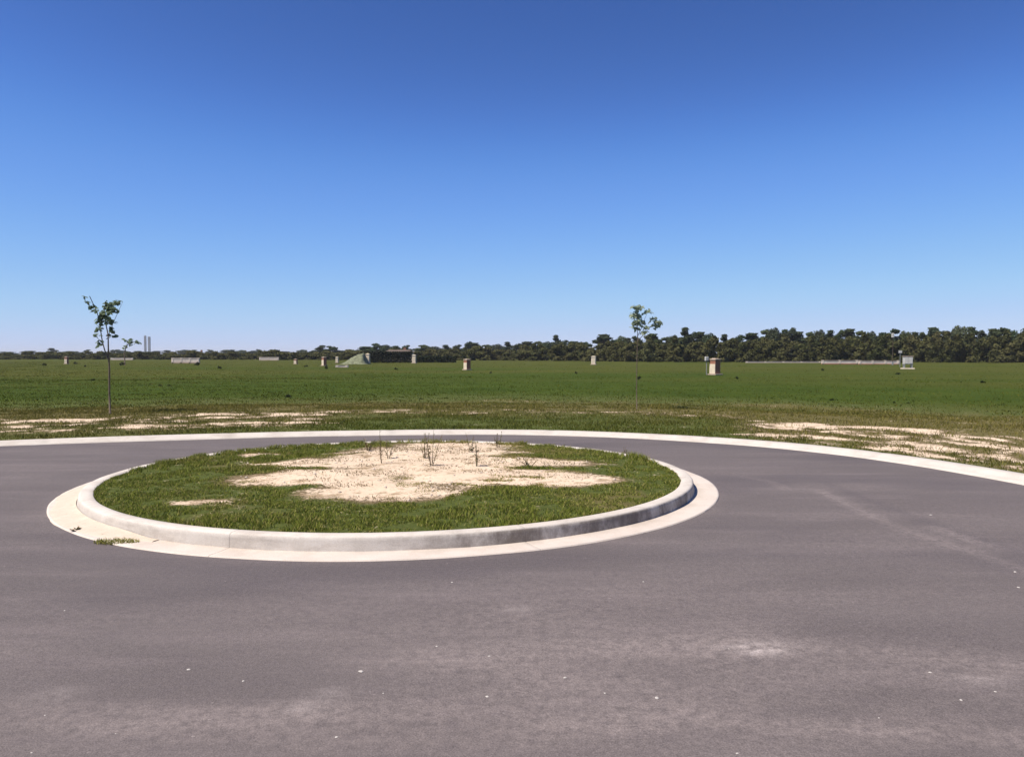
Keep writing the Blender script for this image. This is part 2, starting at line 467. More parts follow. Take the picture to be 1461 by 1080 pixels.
def field_z(s, o, X, Y):
    return 0.052 + sstep(0, 3, o) * 0.03 + (fbm(X * 0.7, Y * 0.7, 71, 4) - 0.5) * 0.10 * sstep(0.1, 2.0, o) - 0.03 * sstep(20, 60, o)

offs = [0.455, 0.5, 0.56]
while offs[-1] < 9: offs.append(offs[-1] + 0.11)
while offs[-1] < 4200: offs.append(offs[-1] * 1.055 + 0.03)
offs = np.array(offs)
O, S = np.meshgrid(offs, np.arange(NS), indexing='ij')
X = KX[S] + NX[S] * O; Y = KY[S] + NY[S] * O
s_ = KS[S]
PXI = np.where(Y > 0.5, 730.5 + F * X / np.maximum(Y, .5), np.sign(X) * 1e5)
ms, md, ml, mf = field_masks(s_, O, X, Y, PXI)
Z = field_z(s_, O, X, Y)
me = mesh_np('field', np.stack([X, Y, Z], -1).reshape(-1, 3), grid_faces(len(offs), NS)[:, ::-1],
             attrs={'sand': ms.ravel(), 'dry': md.ravel(), 'lush': ml.ravel(), 'far': mf.ravel()})
tag(link('field', me, M['field'], smooth=True), kind='structure')

# base soil under everything
g_ = MB(); g_.quad((-5000, -5000, -0.14), (5000, -5000, -0.14), (5000, 5000, -0.14), (-5000, 5000, -0.14))
tag(g_.build('ground', M['soil']), kind='structure')

# ---------------------------------------------------------------- road
IC = np.array([-1.385, 9.95])        # centre of the traffic island
R_GUT, R_FACE, R_TOP, R_IN = 3.855, 3.60, 3.572, 3.425
HK = 0.13

def signed_out(x, y):
    """distance beyond the asphalt edge (positive outside)"""
    out = np.full(x.shape, -9.0)
    P = np.stack([KX, KY], 1)
    xf = x.ravel(); yf = y.ravel(); res = np.empty(len(xf))
    for a in range(0, len(xf), 4000):
        dx = xf[a:a + 4000, None] - P[None, :, 0]; dy = yf[a:a + 4000, None] - P[None, :, 1]
        k = np.argmin(dx * dx + dy * dy, 1); r = np.arange(len(k))
        res[a:a + 4000] = dx[r, k] * NX[k] + dy[r, k] * NY[k]
    return res.reshape(x.shape)

gx = np.unique(np.round(np.r_[np.linspace(-82, -14, 40), np.arange(-14, 7.2, 0.07), np.linspace(7.2, 9, 6)], 3))
gy = np.unique(np.round(np.r_[np.linspace(-60, 1.5, 40), np.arange(1.5, 16.4, 0.07)], 3))
GX, GY = np.meshgrid(gx, gy)
so = signed_out(GX, GY)
rr = np.hypot(GX - IC[0], GY - IC[1])
# dust: soft drifts, tyre arcs round the bulb, a scuffed white patch
dust = 0.50 * sstep(0.52, 0.78, fbm(GX * 0.45, GY * 1.5, 91, 5)) * (0.4 + 0.6 * sstep(6.5, 3.5, GY))
dust += 0.45 * sstep(0.5, 0.74, fbm(GX * 0.6, GY * 2.6, 97, 5)) * sstep(5.6, 4.0, GY)
dust += 0.3 * sstep(3.9, 3.1, GY) * sstep(0.38, 0.68, fbm(GX * .8, GY * 3., 61, 4))
dust += 0.35 * sstep(0.5, 0.8, fbm(GX * 0.3, GY * .9, 12, 4))
def arcline(pts, w, amp, seed):
    P = np.array([ground(*p)[:2] for p in pts]); best = np.full(GX.shape, 9.0); 
    for a, b in zip(P[:-1], P[1:]):
        ab = b - a; L2 = ab @ ab
        tt = np.clip(((GX - a[0]) * ab[0] + (GY - a[1]) * ab[1]) / L2, 0, 1)
        best = np.minimum(best, np.hypot(GX - a[0] - tt * ab[0], GY - a[1] - tt * ab[1]))
    return amp * np.exp(-(best / w) ** 2) * (0.35 + 0.9 * fbm(GX * 2.2, GY * 2.2, seed, 3))
dust += arcline([(1170, 700), (1235, 732), (1300, 760), (1380, 785), (1461, 812), (1600, 870)], 0.08, 0.85, 3)
dust += arcline([(1330, 752), (1400, 775), (1470, 790), (1600, 830)], 0.07, 0.75, 4)
dust += arcline([(1060, 680), (1100, 687), (1120, 697)], 0.06, 0.8, 5)
dust += arcline([(1085, 860), (1120, 838)], 0.03, 0.35, 6)
p = ground(1088, 929)
scuff = np.exp(-(((GX - p.x) / 0.085) ** 2 + ((GY - p.y) / 0.06) ** 2)) + .4 * np.exp(-(((GX - p.x + .03) / 0.22) ** 2 + ((GY - p.y - .07) / 0.07) ** 2))
p2_ = ground(1395, 970); scuff += .35 * np.exp(-(((GX - p2_.x) / 0.12) ** 2 + ((GY - p2_.y) / 0.05) ** 2))
for q_ in ((740, 870), (80, 990), (470, 990), (432, 1010)):
    p2_ = ground(*q_); scuff += .25 * np.exp(-(((GX - p2_.x) / 0.10) ** 2 + ((GY - p2_.y) / 0.07) ** 2))
dust += .45 * np.exp(-(((GX - p.x) / 0.40) ** 2 + ((GY - p.y - .06) / 0.14) ** 2))
dust += arcline([(900, 925), (1060, 910), (1220, 925), (1461, 955)], 0.16, 0.50, 7)
dust += arcline([(780, 1040), (1000, 1025), (1250, 1040), (1461, 1055)], 0.10, 0.5, 8)
dust += 0.25 * np.exp(-np.maximum(rr - R_GUT, 0) / 0.10)           # fine sand washed along the gutter lip
dust += 0.22 * np.exp(-np.maximum(-so, 0) / 0.12)
worn = 0.6 * sstep(0.50, 0.75, fbm(GX * 0.35, GY * 0.8, 44, 4)) * sstep(4.2, 6.0, GY)
worn += arcline([(150, 850), (330, 840), (560, 835), (800, 830)], 0.5, 0.30, 9)
worn += arcline([(1180, 690), (1260, 722), (1330, 748), (1461, 790)], 0.09, 0.45, 10)
GZ = (fbm(GX * 0.5, GY * 0.5, 19, 3) - 0.5) * 0.012
Fq = grid_faces(len(gy), len(gx))
soc = so.ravel()[Fq].min(1); rc = rr.ravel()[Fq].max(1)
Fq = Fq[(soc < 0.12) & (rc > 3.3)]
me = mesh_np('road', np.stack([GX, GY, GZ], -1).reshape(-1, 3), Fq, attrs={'scuff': np.clip(scuff, 0, 1).ravel(), 'dust': np.clip(dust, 0, 1).ravel(), 'worn': np.clip(worn, 0, 1).ravel()})
tag(link('road', me, M['asphalt'], smooth=True), kind='structure')

# ---------------------------------------------------------------- traffic island
isl = empty('traffic_island', (IC[0], IC[1], 0), 0, 'round raised traffic island, pale concrete kerb around grass and bare sand', 'traffic island')
NA = 420
NJ = 9
JA = (np.arange(NJ) + .37) * 2 * math.pi / NJ
A = np.sort(np.concatenate([np.linspace(0, 2 * math.pi, NA, endpoint=False), JA, JA - .002, JA + .002])); NA = len(A)
CA, SA = np.cos(A), np.sin(A)
def lathe(name, prof, mat, joints=0, seed=1, amp=0.008):
    jt = np.zeros(NA)
    if joints:
        jt[np.min(np.abs(A[:, None] - JA[None, :]), 1) < 1e-6] = 1
    V = []; J = []; Gm = []
    for r, z in prof:
        if name == 'gutter': Gm.append(np.full(NA, max(0, .55 - (r - R_FACE + .05) * 5)) * (.4 + .9 * fbm(CA * 4 + 9, SA * 4 + 9, 77, 3))); 
        else: Gm.append((0.95 if name == 'kerb' and 0.0 < z < HK - .015 and r > R_IN + .05 else 0.12) * (0.22 + .78 * sstep(R(274), R(292), (A - .6) % 6.2832 + .6)))  # light dirt all round, plus shade painted on the side turned from the sun
        w = amp * (fbm(CA * 6 + 20, SA * 6 + 20 + z * 8, seed) - 0.5) * 2
        V.append(np.stack([CA * (r + w), SA * (r + w), np.full(NA, z) + w * 0.35 - 0.004 * jt], 1)); J.append(jt)
    me = mesh_np(name, np.concatenate(V), grid_faces(len(prof), NA, True)[:, ::-1], attrs={'joint': np.concatenate(J), 'grime_shade': np.concatenate(Gm)})
    return link(name, me, mat, isl)
lathe('gutter', [(R_FACE - 0.05, 0.010), (R_FACE + 0.02, 0.010), (R_FACE + 0.12, 0.009), (R_GUT - 0.02, 0.011), (R_GUT, 0.010), (R_GUT + .004, -0.06)], M['gutter'], 9, 3, 0.010)
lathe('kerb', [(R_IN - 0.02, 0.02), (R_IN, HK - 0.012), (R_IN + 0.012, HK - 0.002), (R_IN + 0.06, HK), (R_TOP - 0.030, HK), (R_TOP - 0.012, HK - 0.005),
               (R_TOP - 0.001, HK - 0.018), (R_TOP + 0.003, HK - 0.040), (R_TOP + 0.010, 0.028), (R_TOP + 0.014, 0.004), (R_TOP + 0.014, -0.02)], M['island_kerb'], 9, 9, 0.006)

def bed_masks(x, y):
    """x, y in world metres"""
    def blob(cx, cy, rx, ry, a=1.0): return a * np.exp(-(((x - cx) / rx) ** 2 + ((y - cy) / ry) ** 2) ** 1.4)
    s = blob(-1.25, 9.9, 1.55, 1.35) + blob(-1.05, 11.7, 1.25, 1.1, .9) + blob(-1.5, 8.35, .75, .55, .9) + blob(0.25, 9.15, 1.0, .42, .9) \
        + blob(-2.55, 9.0, .75, .38, .75) + blob(-2.9, 10.4, .75, .32, .7) + blob(-3.1, 7.85, .30, .13, .85) + blob(-3.7, 11.6, .4, .18, .7) + blob(0.5, 10.6, .75, .45, .85) + blob(-.95, 12.75, .95, .55, .9) + blob(-0.2, 9.6, .9, .6, .5) + blob(-2.2, 10.0, .8, .5, .35)
    s = s - blob(-2.2, 9.75, .7, .16, .8) - blob(0.35, 9.9, .45, .10, .6) - blob(-0.5, 9.35, .3, .14, .7) - blob(-2.25, 8.55, .5, .13, .5)
    n = fbm(x * 1.6, y * 1.6, 131, 4)
    s = np.clip(s, 0, 1.05) * (0.72 + 0.45 * n) + (fbm(x * 1.2, y * 1.9, 137, 4) - .5) * .7 * sstep(.02, .3, s)
    dry = 0.30 * sstep(0.1, 0.6, s) + 0.75 * sstep(0.48, 0.78, fbm(x * 1.1, y * 1.1, 77, 4))
    return np.clip(s, 0, 1), np.clip(dry, 0, 1)
def bed_z(x, y, r):
    return HK - 0.012 + 0.06 * (1 - (np.minimum(r, R_IN) / R_IN) ** 2) + (fbm(x * 1.5, y * 1.5, 141, 4) - 0.5) * 0.07 * sstep(R_IN, R_IN - 0.5, r)
nr = 62
rad = np.linspace(0.02, R_IN - 0.002, nr)
RG, AG = np.meshgrid(rad, A, indexing='ij')
bx, by = RG * np.cos(AG) + IC[0], RG * np.sin(AG) + IC[1]
bs, bd = bed_masks(bx, by)
me = mesh_np('planting_bed', np.stack([bx - IC[0], by - IC[1], bed_z(bx, by, RG)], -1).reshape(-1, 3), grid_faces(nr, NA, True),
             attrs={'sand': bs.ravel(), 'dry': bd.ravel()})
link('planting_bed', me, M['bed'], isl, True)

# ---------------------------------------------------------------- grass
def blades(name, P, H, W, dry, mat, lean=0.5, two=True):
    n = len(P)
    a = RNG.uniform(0, 2 * math.pi, n); b = RNG.uniform(0, 2 * math.pi, n)
    side = np.stack([np.cos(a), np.sin(a), np.zeros(n)], 1) * (W / 2)[:, None]
    ld = np.stack([np.cos(b), np.sin(b), np.zeros(n)], 1) * (H * RNG.uniform(0.1, lean, n))[:, None]
    up = np.zeros((n, 3)); up[:, 2] = H
    rnd = RNG.uniform(0, 1, n)
    if two:
        v = np.stack([P - side, P + side, P + side * .75 + ld * .35 + up * .55, P - side * .75 + ld * .35 + up * .55, P + ld + up], 1)
        i = np.arange(n)[:, None] * 5
        F4 = i + np.array([[0, 1, 2, 3]]); F3 = i + np.array([[3, 2, 4]]); k = 5
    else:
        v = np.stack([P - side, P + side, P + ld + up], 1)
        i = np.arange(n)[:, None] * 3; F4 = None; F3 = i + np.array([[0, 1, 2]]); k = 3
    me = mesh_np(name, v.reshape(-1, 3), F4, F3, {'rnd': np.repeat(rnd, k), 'dry': np.repeat(dry, k)})
    return link(name, me, mat)

# island turf
n = 260000
r = R_IN * np.sqrt(RNG.uniform(0, 1, n)); a = RNG.uniform(0, 2 * math.pi, n)
x = r * np.cos(a) + IC[0]; y = r * np.sin(a) + IC[1]
s, d = bed_masks(x, y)
clump = fbm(x * 7, y * 7, 151, 3)
dens = (1 - sstep(0.12, 0.60, s + (fbm(x * 5, y * 5, 153, 4) - .5) * 2.0 + (fbm(x * 1.7, y * 2.4, 159, 3) - .5) * 1.1)) * sstep(0.28, 0.60, clump + .06 + (fbm(x * 1.3, y * 1.3, 155, 3) - .5) * .5)
# thin tufts in the sand
dens = np.maximum(dens, 0.16 * sstep(0.66, 0.74, fbm(x * 3.2, y * 5, 157, 4)))
keep = RNG.uniform(0, 1, n) < dens
x, y, r, s, d, clump = x[keep], y[keep], r[keep], s[keep], d[keep], clump[keep]
hh = (0.018 + 0.042 * clump * RNG.uniform(0.35, 1.1, len(x))) * (0.75 + 0.6 * sstep(0.4, 0.7, fbm(x * .9, y * .9, 163, 3)))
hh *= (1.0 + .9 * sstep(R_IN - .5, R_IN, r) * sstep(IC[1] - .3, IC[1] + 1.5, y)) * (1 - .55 * sstep(.1, .5, s))
drb = np.clip((RNG.uniform(0, 1, len(x)) < 0.18 + 0.50 * sstep(.08, .4, s) + 0.5 * d * RNG.uniform(0, 1, len(x))) * 0.8 + RNG.uniform(0, .18, len(x)), 0, 1)
P = np.stack([x, y, bed_z(x, y, r) - 0.006], 1)
tag(blades('lawn_grass', P, hh, RNG.uniform(0.005, 0.011, len(x)), drb, M['lawn'], 0.9), 'short green grass ringing the bare sand on the traffic island', 'grass', kind='stuff')

# dead stalks lying on the bare sand
n = 26000
r = (R_IN - .1) * np.sqrt(RNG.uniform(0, 1, n)); a = RNG.uniform(0, 2 * math.pi, n)
x = r * np.cos(a) + IC[0]; y = r * np.sin(a) + IC[1]
s, d = bed_masks(x, y)
k = RNG.uniform(0, 1, n) < sstep(0.2, .4, s) * sstep(0.46, 0.62, fbm(x * 2.2, y * 3.0, 181, 4))
x, y, r = x[k], y[k], r[k]
ln = RNG.uniform(.02, .07, len(x))
o_ = blades('dead_stalks', np.stack([x, y, bed_z(x, y, r) + .004], 1), ln * .35, RNG.uniform(.004, .012, len(x)), RNG.uniform(.55, 1, len(x)), M['weed'], 2.6)
tag(o_, 'dead brown stalks and weed litter strewn over the island sand', 'weeds', kind='stuff')

# meadow grass beyond the kerb
vis = np.where((KX > -60) & (KPX < 2600) & (KY > -22) & ((KX < 0) | (KY > 4)))[0]
def scatter(n, o0, o1, power):
    i = RNG.uniform(vis[0], vis[-1], n); o = o0 + (o1 - o0) * RNG.uniform(0, 1, n) ** power
    f = lambda A: np.interp(i, np.arange(NS), A)
    X = f(KX) + f(NX) * o; Y = f(KY) + f(NY) * o
    px = 730.5 + F * X / np.maximum(Y, 1)
    return f(KS), o, X, Y, px
Ps, Hs, Ws, Ds = [], [], [], []
for (n, o0, o1, pw, h, w) in ((230000, 0.47, 9, 1.0, 0.075, 0.016), (180000, 7, 40, 1.6, 0.055, 0.040), (110000, 34, 170, 1.3, 0.045, 0.11)):
    s, o, X, Y, px = scatter(n, o0, o1, pw)
    k = (px > -700) & (px < 2400)
    s, o, X, Y, px = s[k], o[k], X[k], Y[k], px[k]
    sa, dr, lu, fa = field_masks(s, o, X, Y, px)
    cl = fbm(X * 1.7, Y * 1.7, 171, 4)
    k = RNG.uniform(0, 1, len(s)) < (1 - .93 * sstep(0.15, 0.6, sa + (fbm(X * 4, Y * 4, 173, 3) - .5) * 1.6)) * sstep(0.25, 0.6, cl + .12)
    s, o, X, Y, dr, lu, cl = s[k], o[k], X[k], Y[k], dr[k], lu[k], cl[k]
    Ps.append(np.stack([X, Y, field_z(s, o, X, Y) - 0.01], 1))
    Hs.append(h * (0.35 + 1.1 * cl * RNG.uniform(.4, 1.1, len(s)))); Ws.append(w * RNG.uniform(.6, 1.3, len(s)))
    Ds.append(np.clip(dr * RNG.uniform(.3, 1.2, len(s)) + (1 - lu) * sstep(10, 40, o) * .25 * RNG.uniform(0, 1, len(s)) + (RNG.uniform(0, 1, len(s)) < .06) * .5, 0, 1))
tag(blades('meadow_grass', np.concatenate(Ps), np.concatenate(Hs), np.concatenate(Ws), np.concatenate(Ds), M['meadow'], 0.9, False),
    'rough green and straw coloured grass of the open field beyond the kerb', 'grass', kind='stuff')

# ---------------------------------------------------------------- sand drifted over the left side of the island gutter
def drift(name, a0, a1, r_in, r_out, seed):
    na, nr2 = 150, 9
    aa = np.linspace(a0, a1, na); T = np.linspace(0, 1, nr2)
    end = np.minimum(sstep(0, .12, np.linspace(0, 1, na)), sstep(1, .88, np.linspace(0, 1, na)))
    edge = r_out + 0.05 * (fbm(aa * 7, aa * 0, seed, 3) - 0.5) * 2
    V = []
    for t_ in T:
        rr2 = r_in + (r_in * 0 + (edge - r_in)) * t_ * (0.35 + .65 * end)
        z = 0.018 + 0.030 * (1 - t_) ** 1.5 * end + 0.008 * (fbm(aa * 30, aa * 0 + t_ * 9, seed + 3, 3) - .5) * (1 - t_) - 0.016 * t_ ** 6
        V.append(np.stack([np.cos(aa) * rr2 + IC[0], np.sin(aa) * rr2 + IC[1], z], 1))
    me = mesh_np(name, np.concatenate(V), grid_faces(nr2, na)[:, ::-1])
    return link(name, me, M['drift'], smooth=True)
tag(drift('sand_drift', R(158), R(243), R_TOP + 0.016, R_GUT - 0.005, 201), 'pale sand drifted over the gutter on the left side of the island', 'sand', kind='stuff')

# ---------------------------------------------------------------- weeds
def weed_mesh(name, h, n_stalk, n_leaf, spread, seed, leaf=0.05, bare=0.2):
    rg = np.random.default_rng(seed)
    mb = MB(); lv = []; rn = []; dr = []
    Vb, Fb = [], []
    for k in range(n_stalk):
        a = rg.uniform(0, 6.28); hh = h * rg.uniform(.55, 1.0) if k else h
        tip = np.array([math.cos(a) * spread * rg.uniform(.2, 1), math.sin(a) * spread * rg.uniform(.2, 1), hh])
        b0 = np.array([math.cos(a), math.sin(a), 0]) * spread * .12
        pts = [b0 + (tip - b0) * t_ + np.array([0, 0, 0.08 * hh * math.sin(t_ * 3.14)]) for t_ in (0, .35, .7, 1)]
        mb.tube(pts, [.004, .0034, .0026, .0015], 4)
        for j in range(n_leaf):
            t_ = rg.uniform(bare, 1.0); p_ = b0 + (tip - b0) * t_
            q = rg.uniform(0, 6.28); L = leaf * rg.uniform(.5, 1.2) * (1.15 - .5 * t_)
            dvec = np.array([math.cos(q), math.sin(q), rg.uniform(-.2, .9)]) * L
            sv = np.array([-math.sin(q), math.cos(q), 0]) * L * .22
            mb.poly([p_, p_ + dvec * .5 + sv, p_ + dvec, p_ + dvec * .5 - sv], [(0, 1, 2, 3)])
    me = mb.mesh(name)
    nv = len(me.vertices)
    a_ = me.attributes.new('rnd', 'FLOAT', 'POINT'); a_.data.foreach_set('value', np.repeat(rg.uniform(0, 1, nv // 4 + 1), 4)[:nv].astype(np.float32))
    a_ = me.attributes.new('dry', 'FLOAT', 'POINT'); a_.data.foreach_set('value', np.repeat((rg.uniform(0, 1, nv // 4 + 1) < .65) * .9, 4)[:nv].astype(np.float32))
    me.materials.append(M['weed'])
    return me
WI = 'tall weeds standing on the bare sand of the island'
iw = [(545, 664, 45, 2, .06, 'tallest thin weed, leftmost at the back of the island sand'),
      (554, 656, 26, 2, .08, 'short weed close to the right of the leftmost tall stalk'),
      (606, 655, 34, 3, .09, 'left of the two tall weeds in the middle of the island sand'),
      (616, 668, 48, 4, .11, 'bushy tall weed in the middle of the island sand, right beside another'),
      (672, 647, 26, 2, .07, 'thin upright weed at the back right of the island sand'),
      (680, 668, 34, 2, .06, 'single bent stalk on the sand nearest the right weed patch'),
      (711, 640, 22, 3, .10, 'low weed in grass at the back rim of the island'),
      (755, 668, 12, 5, .10, 'small leafy weed on clean sand right of the middle'),
      (525, 646, 18, 4, .12, 'short weed in grass at the back left of the sand')]
for k, (px, py, hp, ns, spd, lab) in enumerate(iw):
    g0 = ground(px, py, 0.15); r0 = math.hypot(g0.x - IC[0], g0.y - IC[1])
    zz = float(bed_z(np.array([g0.x]), np.array([g0.y]), np.array([r0]))[0])
    h = hp / F * g0.y
    o = link('weed', weed_mesh('weed', h * 1.1, ns + 1, 16, spd * 1.3, 300 + k, .045, .05), None); o.location = (g0.x, g0.y, zz - .01)
    tag(o, lab, 'weed', WI)
for (px, py, h, lab) in ((108, 757, .028, 'tiny dry weed on the sand drift beside the left kerb'), (893, 652, .16, 'spindly weed at the right back rim of the island')):
    zz = 0.01 if px < 900 else HK - .01
    g0 = ground(px, py, zz)
    o = link('weed', weed_mesh('weed', h, 16 if px == 160 else 6, 12, .17 if px == 160 else .07, 340 + px, .045 if px == 160 else .03, 0), None); o.location = g0
    tag(o, lab, 'weed')

g0 = ground(166, 773, .01)
ta = RNG.uniform(0, 6.283, 420); tr_ = np.sqrt(RNG.uniform(0, 1, 420))
tp = np.stack([g0.x + np.cos(ta) * tr_ * .19, g0.y + np.sin(ta) * tr_ * .08, np.full(420, .004)], 1)
tag(blades('weed', tp, RNG.uniform(.012, .04, 420), RNG.uniform(.005, .010, 420), RNG.uniform(.25, .9, 420), M['lawn'], 1.4), 'flat tuft of drying grass growing at the sandy left gutter edge', 'weed')

nck = 700
r = (R_IN - .3) * np.sqrt(RNG.uniform(0, 1, nck)); a = RNG.uniform(0, 6.283, nck)
x = r * np.cos(a) + IC[0]; y = r * np.sin(a) + IC[1]; s_c, _ = bed_masks(x, y)
k = s_c > .35; x, y, r = x[k], y[k], r[k]; nck = len(x)
sz = .006 + .022 * RNG.uniform(0, 1, nck) ** 3
oct_ = np.array([[1, 0, 0], [0, 1, 0], [-1, 0, 0], [0, -1, 0], [0, 0, .8], [0, 0, -.5]], float)
vv = oct_[None] * sz[:, None, None] * RNG.uniform(.6, 1.3, (nck, 6, 1)) + np.stack([x, y, bed_z(x, y, r)], 1)[:, None, :]
of = np.array([[0, 1, 4], [1, 2, 4], [2, 3, 4], [3, 0, 4], [1, 0, 5], [2, 1, 5], [3, 2, 5], [0, 3, 5]])
me = mesh_np('clods', vv.reshape(-1, 3), None, (np.arange(nck)[:, None, None] * 6 + of[None]).reshape(-1, 3))
tag(link('clods', me, M['drift']), 'small sandy clods and grit over the bare island sand', 'grit', kind='stuff')

# loose stone chips on the asphalt
def stone_mesh(seed):
    rg = np.random.default_rng(seed); mb = MB()
    n = 7; ring = []
    pts = []
    for lv, (rs, z) in enumerate(((1, 0), (1.0, .35), (.6, .75))):
        for j in range(n):
            q = 6.283 * j / n + rg.uniform(-.2, .2); r_ = rs * rg.uniform(.75, 1.1)
            pts.append((r_ * math.cos(q) * 1.3, r_ * math.sin(q), z + rg.uniform(-.05, .05)))
    fs = [(l * n + j, l * n + (j + 1) % n, (l + 1) * n + (j + 1) % n, (l + 1) * n + j) for l in range(2) for j in range(n)] + [tuple(2 * n + j for j in range(n)), tuple(reversed(range(n)))]
    mb.poly(pts, fs); me = mb.mesh('stone_chip'); me.materials.append(M['stone']); return me
smesh = [stone_mesh(k) for k in range(4)]
stones = [(269, 955, 9), (347, 971, 7), (515, 958, 12), (547, 989, 5), (695, 994, 9), (806, 967, 8), (937, 996, 11), (918, 830, 5), (645, 831, 6), (623, 922, 6), (698, 936, 6), (92, 871, 5),
          (1327, 960, 8), (1371, 999, 8), (1420, 987, 6), (1448, 816, 7), (1453, 838, 7), (1052, 1075, 7), (1040, 926, 4), (1254, 1024, 5), (480, 1051, 8), (45, 1073, 6), (1328, 735, 6), (863, 989, 6), (165, 1046, 4), (64, 1020, 5)]
for k, (px, py, s) in enumerate(stones):
    o = bpy.data.objects.new('stone_chip', smesh[k % 4]); COL.objects.link(o)
    g0 = ground(px, py, 0.0); sz = s * .5 / F * g0.y * .55
    zz = float((fbm(np.array([g0.x * .5]), np.array([g0.y * .5]), 19, 3)[0] - .5) * .012)
    o.location = (g0.x, g0.y, zz - .001); o.scale = (sz, sz, sz * .7); o.rotation_euler = (0, 0, k * 1.3)
    tag(o, 'tiny pale stone chip lying loose on the grey asphalt', 'stone', 'stone chips scattered on the asphalt')

# ---------------------------------------------------------------- foliage helpers
def leaf_cloud(centres, radii, n, size, seed, flat=.75, shell=.55):
    """n leaf-clump faces through the volume of several lobes"""
    rg = np.random.default_rng(seed)
    centres = np.array(centres, float); radii = np.array(radii, float)
    if radii.ndim == 1: radii = np.stack([radii, radii, radii * flat], 1)
    w = np.prod(radii, 1) ** .7; k = rg.choice(len(centres), n, p=w / w.sum())
    d = rg.normal(size=(n, 3)); d /= np.linalg.norm(d, axis=1)[:, None]
    q = rg.uniform(shell, 1.0, n) ** .8 * (1 + .18 * (rg.uniform(0, 1, n) > .9))
    p = centres[k] + d * radii[k] * q[:, None]
    nm = d * .8 + rg.normal(size=(n, 3)) * .55 + np.array([0, 0, .35]); nm /= np.linalg.norm(nm, axis=1)[:, None]
    u = np.cross(nm, rg.normal(size=(n, 3))); u /= np.linalg.norm(u, axis=1)[:, None]; v = np.cross(nm, u)
    sz = size * rg.uniform(.5, 1.35, n)
    u *= sz[:, None]; v *= (sz * rg.uniform(.5, .9, n))[:, None]
    bend = nm * (sz * .25)[:, None]
    V = np.stack([p - u - bend, p - v * rg.uniform(.5, 1.1, (n, 1)), p + u * rg.uniform(.6, 1.1, (n, 1)) - bend, p + v * rg.uniform(.5, 1.1, (n, 1))], 1).reshape(-1, 3)
    return V, (np.arange(n)[:, None] * 4 + np.arange(4)[None, :])

def tree_master(h, w, n_lobe, n_leaf, size, seed, trunk_frac=.22, top_bias=0.0):
    rg = np.random.default_rng(seed)
    cs, rs = [], []
    for k in range(n_lobe):
        t_ = (k + .5) / n_lobe
        z = h * (trunk_frac + (.93 - trunk_frac) * t_)
        env = math.sin(math.pi * (0.18 + .78 * t_)) ** .7
        a = k * 2.4 + rg.uniform(-.5, .5); off = w * .30 * env * rg.uniform(.3, 1.0)
        r_ = w * rg.uniform(.19, .29) * (env * .75 + .3)
        cs.append((math.cos(a) * off, math.sin(a) * off, z)); rs.append((r_, r_, r_ * rg.uniform(.55, .85)))
    V, Fc = leaf_cloud(cs, rs, n_leaf, size, seed + 1, shell=.35)
    V[:, 2] = np.maximum(V[:, 2], .05)
    crown = mesh_np('crown', V, Fc)
    mb = MB()
    mb.tube([(0, 0, -.1), (.03 * w, .01, h * .3), (-.02 * w, .02 * w, h * .6), (0, 0, h * .85)], [h * .022, h * .017, h * .011, h * .004], 6)
    for c in cs[:-1]:
        z0 = max(.12 * h, c[2] - .22 * h)
        mb.tube([(0, 0, z0), (c[0] * .5, c[1] * .5, z0 + (c[2] - z0) * .6), c], [h * .010, h * .007, h * .003], 5)
    return crown, mb.mesh('trunk')

masters = [tree_master(7, 6.0, 9, 3200, .24, 401, .1), tree_master(7, 4.4, 8, 2800, .25, 402, .08), tree_master(7, 7.6, 11, 3800, .29, 403, .1), tree_master(7, 5.2, 7, 2600, .30, 404, .06), tree_master(7, 3.2, 8, 2400, .22, 405, .08)]
for cm, tm in masters:
    cm.materials.append(M['wood_leaf']); tm.materials.append(M['bark'])
pale_master = tree_master(7, 5.0, 9, 1500, .24, 406, .10)
pale_master[0].materials.append(M['pale_leaf']); pale_master[1].materials.append(M['bark'])

def place_tree(px, ytop, wpx, Y, k, label, group, name='tree', pale=False):
    top = at(px, ytop, Y)
    H = top.z - 0.03; W = max(wpx / F * Y, .62 * H if not pale else 0)
    cm, tm = pale_master if pale else masters[k % len(masters)]
    zmax = max(v.co.z for v in cm.vertices) if cm.name not in zc else zc[cm.name]; zc[cm.name] = zmax
    xw = (max(v.co.x for v in cm.vertices) - min(v.co.x for v in cm.vertices)) if ('w' + cm.name) not in zc else zc['w' + cm.name]; zc['w' + cm.name] = xw
    e = empty(name, (top.x, Y, .03), 0, label, 'tree', group)
    e.rotation_euler = (0, 0, 0 if k % 2 else math.pi)
    e.scale = (W / xw, (W / xw + H / zmax) / 2, H / zmax)
    link('crown', cm, None, e); link('trunk', tm, None, e)
    return e
zc = {}

ORD = ['first', 'second', 'third', 'fourth', 'fifth', 'sixth', 'seventh', 'eighth', 'ninth', 'tenth', 'eleventh', 'twelfth', 'thirteenth', 'fourteenth']
